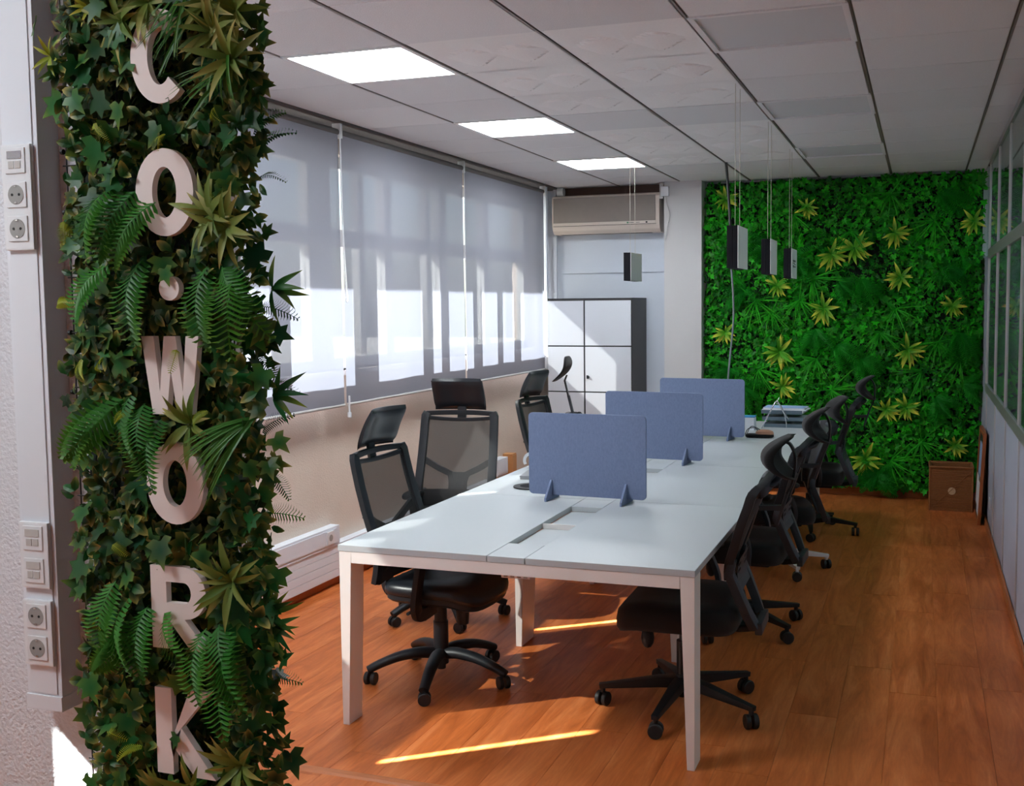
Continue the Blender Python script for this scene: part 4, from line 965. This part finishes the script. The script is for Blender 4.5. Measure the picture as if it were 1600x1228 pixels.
LETTERS = [('C', 2.090, 2.270), ('O', 1.833, 2.004), ('dot', 1.706, 1.755), ('W', 1.480, 1.636), ('O', 1.258, 1.424), ('R', 1.000, 1.171), ('K', .736, .917)]
LX0, LX1, LYF = 1.790, 1.927, -2.318
def near_plants():
    rng = random.Random(11)
    t = empty('plant_panel', (1.78, -2.19, 0)); O = Vector((1.78, -2.19, 0))
    X0, X1, Z0, Z1 = 1.515, 2.045, .02, CEIL-.03
    # wire lattice
    g = MB()
    for k in range(10):
        x = 1.512+k*.046
        g.tube([(x-1.78, -.012, Z0), (x-1.78, -.012, Z1)], .0017, 5)
    for k in range(46):
        z = Z0+.06*k
        if z < Z1: g.tube([(1.505-1.78, -.015, z), (1.93-1.78, -.015, z)], .0017, 5)
    g.build('wire_lattice', 'wire_black', t)
    for zz in np.arange(.6, 2.4, .13):
        MB().cyl((1.503-1.78, -.016, zz), .006, .006, 8, 'x').build('lattice_clip', 'wire_black', t)
    B(1.53-1.78, 1.90-1.78, -.002, .004, Z0, Z1).build('backing_mat', 'foliage_back', t)
    def clear(x, z, m=.012):
        for _, a, b in LETTERS:
            if LX0-m < x < LX1+m and a-m < z < b+m: return True
        return False
    mass = MB()
    for i in range(5200):
        z = rng.uniform(.35, 2.62); dep = rng.random(); y = -2.20-.105*dep
        x = rng.uniform(1.535, 2.0)+(-2.20-y)*(.85 if rng.random() > .06 else .2)
        if clear(x, z) and y < -2.25: y = -2.205-.04*rng.random()
        kind = 'ivy' if rng.random() < .45 else 'oval'
        side = (x-1.78)/.26
        n = Vector((side*.45+rng.gauss(0, .5), -1, rng.gauss(.25, .5)))
        d = Vector((rng.gauss(side*.4, .75), -.35*rng.random(), rng.gauss(-.35, .75)))
        sz = rng.uniform(.032, .052) if kind == 'ivy' else rng.uniform(.022, .038)
        if x > 1.99 and rng.random() < .5: continue
        put(mass, kind, Vector((x, y, z))-O, d, n, sz, rng.random(), rng.gauss(0, .4), 1.0)
    for i in range(900):
        z = rng.uniform(.55, 2.4); y = -2.285-.04*rng.random(); x = rng.uniform(1.60, 2.06)
        if clear(x, z, .015) or x > 2.0 and rng.random() < .5: continue
        a = rng.random()*6.3
        for q in range(rng.choice((1, 2, 3))):
            d = Vector((math.cos(a+q*1.1), -.5*rng.random(), math.sin(a+q*1.1)-.2))
            put(mass, 'oval', Vector((x, y, z))-O, d, Vector((rng.gauss(0, .4), -1, rng.gauss(.3, .4))), rng.uniform(.024, .042), rng.random(), rng.gauss(0, .4), 1.15)
    o = mass.build('foliage_mass', 'ivy_mass', t, leaf=True, fixn=False); o['kind'] = 'stuff'
    # individually placed ivy leaves on the outer layer
    ivy = leaf_mesh('ivy', 'ivy_leaf', 'ivy_leaf'); cnt = 0
    while cnt < 285:
        x = rng.uniform(1.605, 2.075); z = rng.uniform(.62, 2.36)
        if z > 2.0 and rng.random() < .3: x -= .05*rng.random()
        inl = clear(x, z, .022)
        if inl and rng.random() < .93: continue
        y = -2.298-.03*rng.random() if not inl else LYF-.006
        side = (x-1.78)/.26
        if x > 1.97: y += .04*rng.random()
        n = Vector((side*.4+rng.gauss(0, .35), -1, rng.gauss(.3, .35))); d = Vector((rng.gauss(side*.3, .7), -.25*rng.random(), rng.gauss(-.6, .5)))
        place('ivy_leaf', ivy, t, Vector((x, y, z))-O, d, n, rng.uniform(.042, .068)*(.6 if inl else 1), rng.gauss(0, .3)); cnt += 1
    # rosettes of lance leaves
    lan = {'r': leaf_mesh('lance', 'rosette_leaf', 'leaf'), 'y': leaf_mesh('lance', 'rosette_yellow', 'leaf'), 'd': leaf_mesh('lance', 'ivy_leaf', 'leaf')}
    NR = [(1.591, 2.203, 'y'), (1.77, 2.255, 'r'), (1.835, 2.285, 'r'), (1.696, 2.289, 'y'), (1.989, 2.213, 'r'), (2.034, 2.251, 'r'), (2.023, 2.162, 'r'), (1.969, 2.269, 'r'), (1.965, 1.872, 'r'), (2.0, 1.845, 'r'),
          (1.985, 1.151, 'r'), (1.90, 1.462, 'r'), (1.876, .712, 'r'), (1.80, .70, 'r'), (2.048, 1.053, 'd'), (2.035, 1.084, 'd'), (1.994, .777, 'r'), (2.07, 1.728, 'd'), (2.065, 1.518, 'd'), (2.003, .832, 'd'), (1.60, 2.08, 'd')]
    stem = MB().cyl((0, 0, 0), .006, .03, 8, 'y').mesh('leaf_rosette', 'grass_leaf')
    for x, z, k in NR:
        y = -2.31 if k != 'd' else -2.27
        s_ = link('leaf_rosette', stem, t, Vector((x, y, z))-O)
        nl = {'r': 17, 'y': 9, 'd': 6}[k]; base = rng.random()*6
        for q in range(nl):
            a = base+2*PI*q/nl*1.0+rng.gauss(0, .3); out = rng.uniform(.2, 1.3)
            d = Vector((math.cos(a), -out, math.sin(a)-.15))
            if k == 'd': d = Vector((abs(math.cos(a))+.3, -out*.6, math.sin(a)))
            n = Vector((-math.cos(a)*.6, -1, -math.sin(a)*.6+.2))
            sz = {'r': rng.uniform(.06, .105), 'y': rng.uniform(.042, .056), 'd': rng.uniform(.06, .085)}[k]
            place('leaf', lan[k], s_, (0, -.004, 0), d, n, sz, rng.gauss(0, .25))
    # fern fronds
    fm = leaf_mesh('fern', 'fern_leaf', 'fern_frond'); fd = leaf_mesh('fern', 'ivy_leaf', 'fern_frond')
    NF = [(1.74, 1.935), (1.79, 1.925), (1.835, 1.90), (1.716, 1.78), (1.80, 1.79), (1.955, 1.775), (1.985, 1.77), (2.015, 1.76), (1.70, 1.50), (1.74, 1.51), (1.79, 1.50), (1.83, 1.47), (1.70, 1.13), (1.735, 1.10), (1.78, 1.085), (1.82, 1.075),
          (1.95, 1.06), (1.92, 1.05), (1.98, 1.04), (1.75, 1.05), (1.76, 1.52), (1.97, .99)]
    for i, (x, z) in enumerate(NF):
        a = rng.gauss(0, .5)
        d = Vector((math.sin(a)*.8, -.55, .25+rng.gauss(0, .2))); n = Vector((0, -.5, .85))
        d = Vector((rng.gauss((x-1.80)*1.2, .28), -.5, -.62+rng.gauss(0, .2))); n = Vector((rng.gauss(0, .2), -1, .35))
        place('fern_frond', fm, t, Vector((x, -2.315, z))-O, d, n, rng.uniform(.15, .20), rng.gauss(0, .25))
    for x, z in ((2.05, 2.03), (2.055, 1.985), (2.05, 1.94), (2.05, 2.0), (2.04, 1.60), (2.045, 1.52), (2.04, 1.27), (2.05, 1.44), (2.04, .93), (2.045, 1.69), (2.05, 1.36)):
        d = Vector((1, -.2, rng.gauss(.1, .5))); n = Vector((-.1, -.6, .9))
        place('fern_frond', fm if rng.random() < .4 else fd, t, Vector((x-.03, -2.25, z))-O, d, n, rng.uniform(.07, .115), rng.gauss(0, .4))
    # short bright fern tips
    sf = leaf_mesh('fern', 'rosette_yellow', 'fern_tip', 1.1)
    for x, z in ((1.634, 1.702), (1.702, 1.591), (1.645, 1.59), (1.77, 1.487), (1.615, 1.87), (1.668, 1.406), (1.666, 1.057), (1.67, .812), (1.984, 2.071), (1.87, 2.03), (1.70, 2.06), (1.88, 1.61), (1.95, 1.49), (1.70, 1.21), (1.76, .79), (1.96, 1.93)):
        place('fern_tip', sf, t, Vector((x, -2.325, z))-O, (rng.gauss(.3, .6), -.35, rng.gauss(-.3, .6)), (0, -1, .4), rng.uniform(.045, .065), rng.gauss(0, .4))
    # grass tufts
    gb = MB()
    for q in range(20):
        a = rng.gauss(-PI/2, .38); put(gb, 'blade', (0, 0, 0), (math.cos(a), -.5-.4*rng.random(), math.sin(a)+.25), (0, -.7, .8), rng.uniform(.7, 1.15), .5)
    gm = gb.mesh('grass_tuft', 'grass_leaf', leaf=True, fixn=False)
    for x, z in ((1.95, 2.27), (2.01, 2.19), (2.02, 2.15), (2.035, 1.475), (2.0, 1.46), (1.93, 2.31)):
        M = Matrix.Translation(Vector((x, -2.30, z))-O) @ Matrix.Rotation(rng.gauss(0, .5), 4, 'Y') @ Matrix.Scale(rng.uniform(.12, .17), 4)
        link('grass_tuft', gm, t, M=M)
    tag(t, 'upright panel of artificial ivy, ferns and rosettes on the near pillar wall', 'plant panel')
near_plants()

def letters():
    def ell(rx, rz, a0, a1, n):
        return [(rx*math.cos(math.radians(a0+(a1-a0)*i/n)), rz*math.sin(math.radians(a0+(a1-a0)*i/n))) for i in range(n+1)]
    def ringmesh(mb, rx, rz, w, a0, a1, cx=0, cz=0, n=36, wz=None):
        wz = wz or w; o = ell(rx, rz, a0, a1, n); i_ = ell(rx-w, rz-wz, a0, a1, n)
        for k in range(n):
            mb.prism([(o[k][0]+cx, o[k][1]+cz), (o[k+1][0]+cx, o[k+1][1]+cz), (i_[k+1][0]+cx, i_[k+1][1]+cz), (i_[k][0]+cx, i_[k][1]+cz)], 0, .015)
    names = {'C': 'white letter C at the top of the column of letters, half covered by leaves', 'O0': 'white letter O, upper of the two, below the letter C', 'dot': 'small white dot between the letters O and W', 'W': 'white letter W in the middle of the column of letters',
             'O1': 'white letter O below the letter W, partly behind a fern', 'R': 'white letter R above the letter K', 'K': 'white letter K at the bottom of the column of letters'}
    no = 0
    for ch, a, b in LETTERS:
        H = b-a; Wd = LX1-LX0; m = MB(); h, w = H/2, Wd/2
        if ch == 'O':
            ringmesh(m, w, h, .040, 0, 360, wz=.036); key = 'O%d' % no; no += 1
        elif ch == 'C': ringmesh(m, w, h, .040, 48, 312, wz=.036); key = ch
        elif ch == 'dot': m.cyl((.003, .0, 0), .024, .015, 24, 'y'); key = ch
        elif ch == 'W':
            m.prism([(-w, h), (-w+.030, h), (-w+.041, -h*.42), (-.014, h), (.014, h), (w-.041, -h*.42), (w-.030, h), (w, h), (w-.022, -h), (w-.056, -h), (0, .012), (-w+.056, -h), (-w+.022, -h)], 0, .015)
            key = ch
        elif ch == 'R':
            m.prism([(-w, -h), (-w+.038, -h), (-w+.038, h), (-w, h)], 0, .015)
            m.prism([(-w+.038, h), (.012, h), (.012, h-.032), (-w+.038, h-.032)], 0, .015); m.prism([(-w+.038, .010), (.012, .010), (.012, -.022), (-w+.038, -.022)], 0, .015)
            rz = (h+.022)/2; ringmesh(m, .053, rz, .036, -90, 90, cx=.012, cz=h-rz, n=18, wz=.032)
            m.prism([(-.030, -.0221), (.012, -.0221), (w, -h), (w-.044, -h)], 0, .015); key = ch
        else:
            m.prism([(-w, -h), (-w+.040, -h), (-w+.040, h), (-w, h)], 0, .015)
            m.prism([(-w+.0401, -.012), (w-.052, h), (w-.004, h), (-.006, .010), (w+.006, -h), (w-.044, -h), (-.034, -.024), (-w+.0401, -.058)], 0, .015); key = ch
        o = m.build('sign_letter', 'letter_white', None, smooth=False, loc=((LX0+LX1)/2, LYF, (a+b)/2))
        tag(o, names[key], 'letter', 'white letters on the plant panel')
letters()

def far_plants():
    rng = random.Random(5)
    t = empty('plant_wall', (2.57, YF-.01, .08)); O = Vector((2.57, YF-.01, .08))
    X0, X1, Z0, Z1 = 1.415, 3.735, .085, CEIL-.02
    B(X0-O.x, X1-O.x, -.03, 0, 0, Z1-O.z).build('backing_mat', 'foliage_back', t)
    mass = MB()
    ph = [rng.random()*9 for _ in range(6)]
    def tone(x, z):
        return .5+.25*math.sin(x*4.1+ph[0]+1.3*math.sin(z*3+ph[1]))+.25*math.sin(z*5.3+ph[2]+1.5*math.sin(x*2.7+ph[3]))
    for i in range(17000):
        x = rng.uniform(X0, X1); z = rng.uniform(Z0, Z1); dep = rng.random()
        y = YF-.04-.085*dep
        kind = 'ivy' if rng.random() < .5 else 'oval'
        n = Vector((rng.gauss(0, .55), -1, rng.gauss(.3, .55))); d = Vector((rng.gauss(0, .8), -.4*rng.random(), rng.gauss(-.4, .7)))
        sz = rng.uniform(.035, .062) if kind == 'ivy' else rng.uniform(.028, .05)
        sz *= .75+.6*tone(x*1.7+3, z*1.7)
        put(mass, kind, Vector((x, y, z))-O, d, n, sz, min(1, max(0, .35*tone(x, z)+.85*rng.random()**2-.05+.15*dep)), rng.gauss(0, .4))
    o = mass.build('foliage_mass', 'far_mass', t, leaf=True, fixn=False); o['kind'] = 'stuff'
    def cluster(name, m, kind, nl, s0, s1, wid, spread, droop, k):
        mb = MB(); r = random.Random(k)
        for q in range(nl):
            a = 2*PI*q/nl+r.gauss(0, .2) if spread > 3 else r.gauss(-PI/2, spread)
            put(mb, kind, (0, 0, 0), (math.cos(a), -.35-.6*r.random(), math.sin(a)+droop), (-.5*math.cos(a), -1, .3-.5*math.sin(a)), r.uniform(s0, s1), r.random(), r.gauss(0, .3), wid)
        return mb.mesh(name, m, leaf=True, fixn=False)
    rs = [cluster('leaf_rosette', 'far_yellow', 'lance', 24, .07, .15, 1.35, 1.35, .25, k) for k in range(3)]
    tf = [cluster('grass_tuft', 'far_tuft', 'blade', 22, .14, .30, .8, .9, .25, 10+k) for k in range(3)]
    fe = [cluster('fern_clump', 'far_fern', 'fern', 7, .22, .30, .9, .8, .1, 20+k) for k in range(3)]
    ROS = [(1.6, 2.61), (2.31, 2.51), (3.04, 2.27), (2.71, 2.15), (3.09, 1.9), (1.6, 1.43), (2.08, 1.26), (2.46, 1.64), (3.16, 1.28), (3.51, 1.65), (3.66, 2.35), (2.11, .95), (3.15, .79), (3.55, .48), (2.82, .34), (2.06, 1.84), (2.99, .77), (2.52, 2.1)]
    TUF = [(2.36, 1.9), (2.01, 1.61), (3.05, 1.63), (2.68, 2.3), (2.4, 1.2), (3.35, 2.36), (3.41, 1.94), (3.4, 1.35), (3.03, .33), (2.93, 1.43), (2.25, 1.71), (2.53, .93), (3.27, 1.1), (3.57, 1.21), (1.87, 1.71), (2.81, .76), (3.28, .5), (2.2, 2.45), (1.85, 2.3), (3.0, 2.6), (1.9, 1.1)]
    FER = [(1.78, 1.82), (2.58, 1.87), (2.77, 1.89), (1.65, 1.11), (2.39, 1.46), (2.56, 1.32), (3.59, 1.91), (3.39, .89), (3.57, 1.43), (2.92, .24), (2.90, .18), (3.39, 2.6), (2.03, 2.21), (1.75, .97), (2.75, 1.21), (2.2, 2.1), (3.6, 1.0), (2.5, .6), (1.7, 2.2)]
    for lst, ms, dy in ((ROS, rs, .125), (TUF, tf, .12), (FER, fe, .115)):
        for i, (x, z) in enumerate(lst):
            M = Matrix.Translation(Vector((x, YF-dy, z))-O) @ Matrix.Rotation(rng.gauss(0, .5 if ms is not rs else .9), 4, 'Y') @ Matrix.Scale(rng.uniform(.8, 1.3) if ms is rs else rng.uniform(.85, 1.1), 4)
            link(ms[i % 3].name.split('.')[0], ms[i % 3], t, M=M)
    tag(t, 'full wall of dense artificial green plants with yellow rosettes at the far end', 'plant wall')
far_plants()
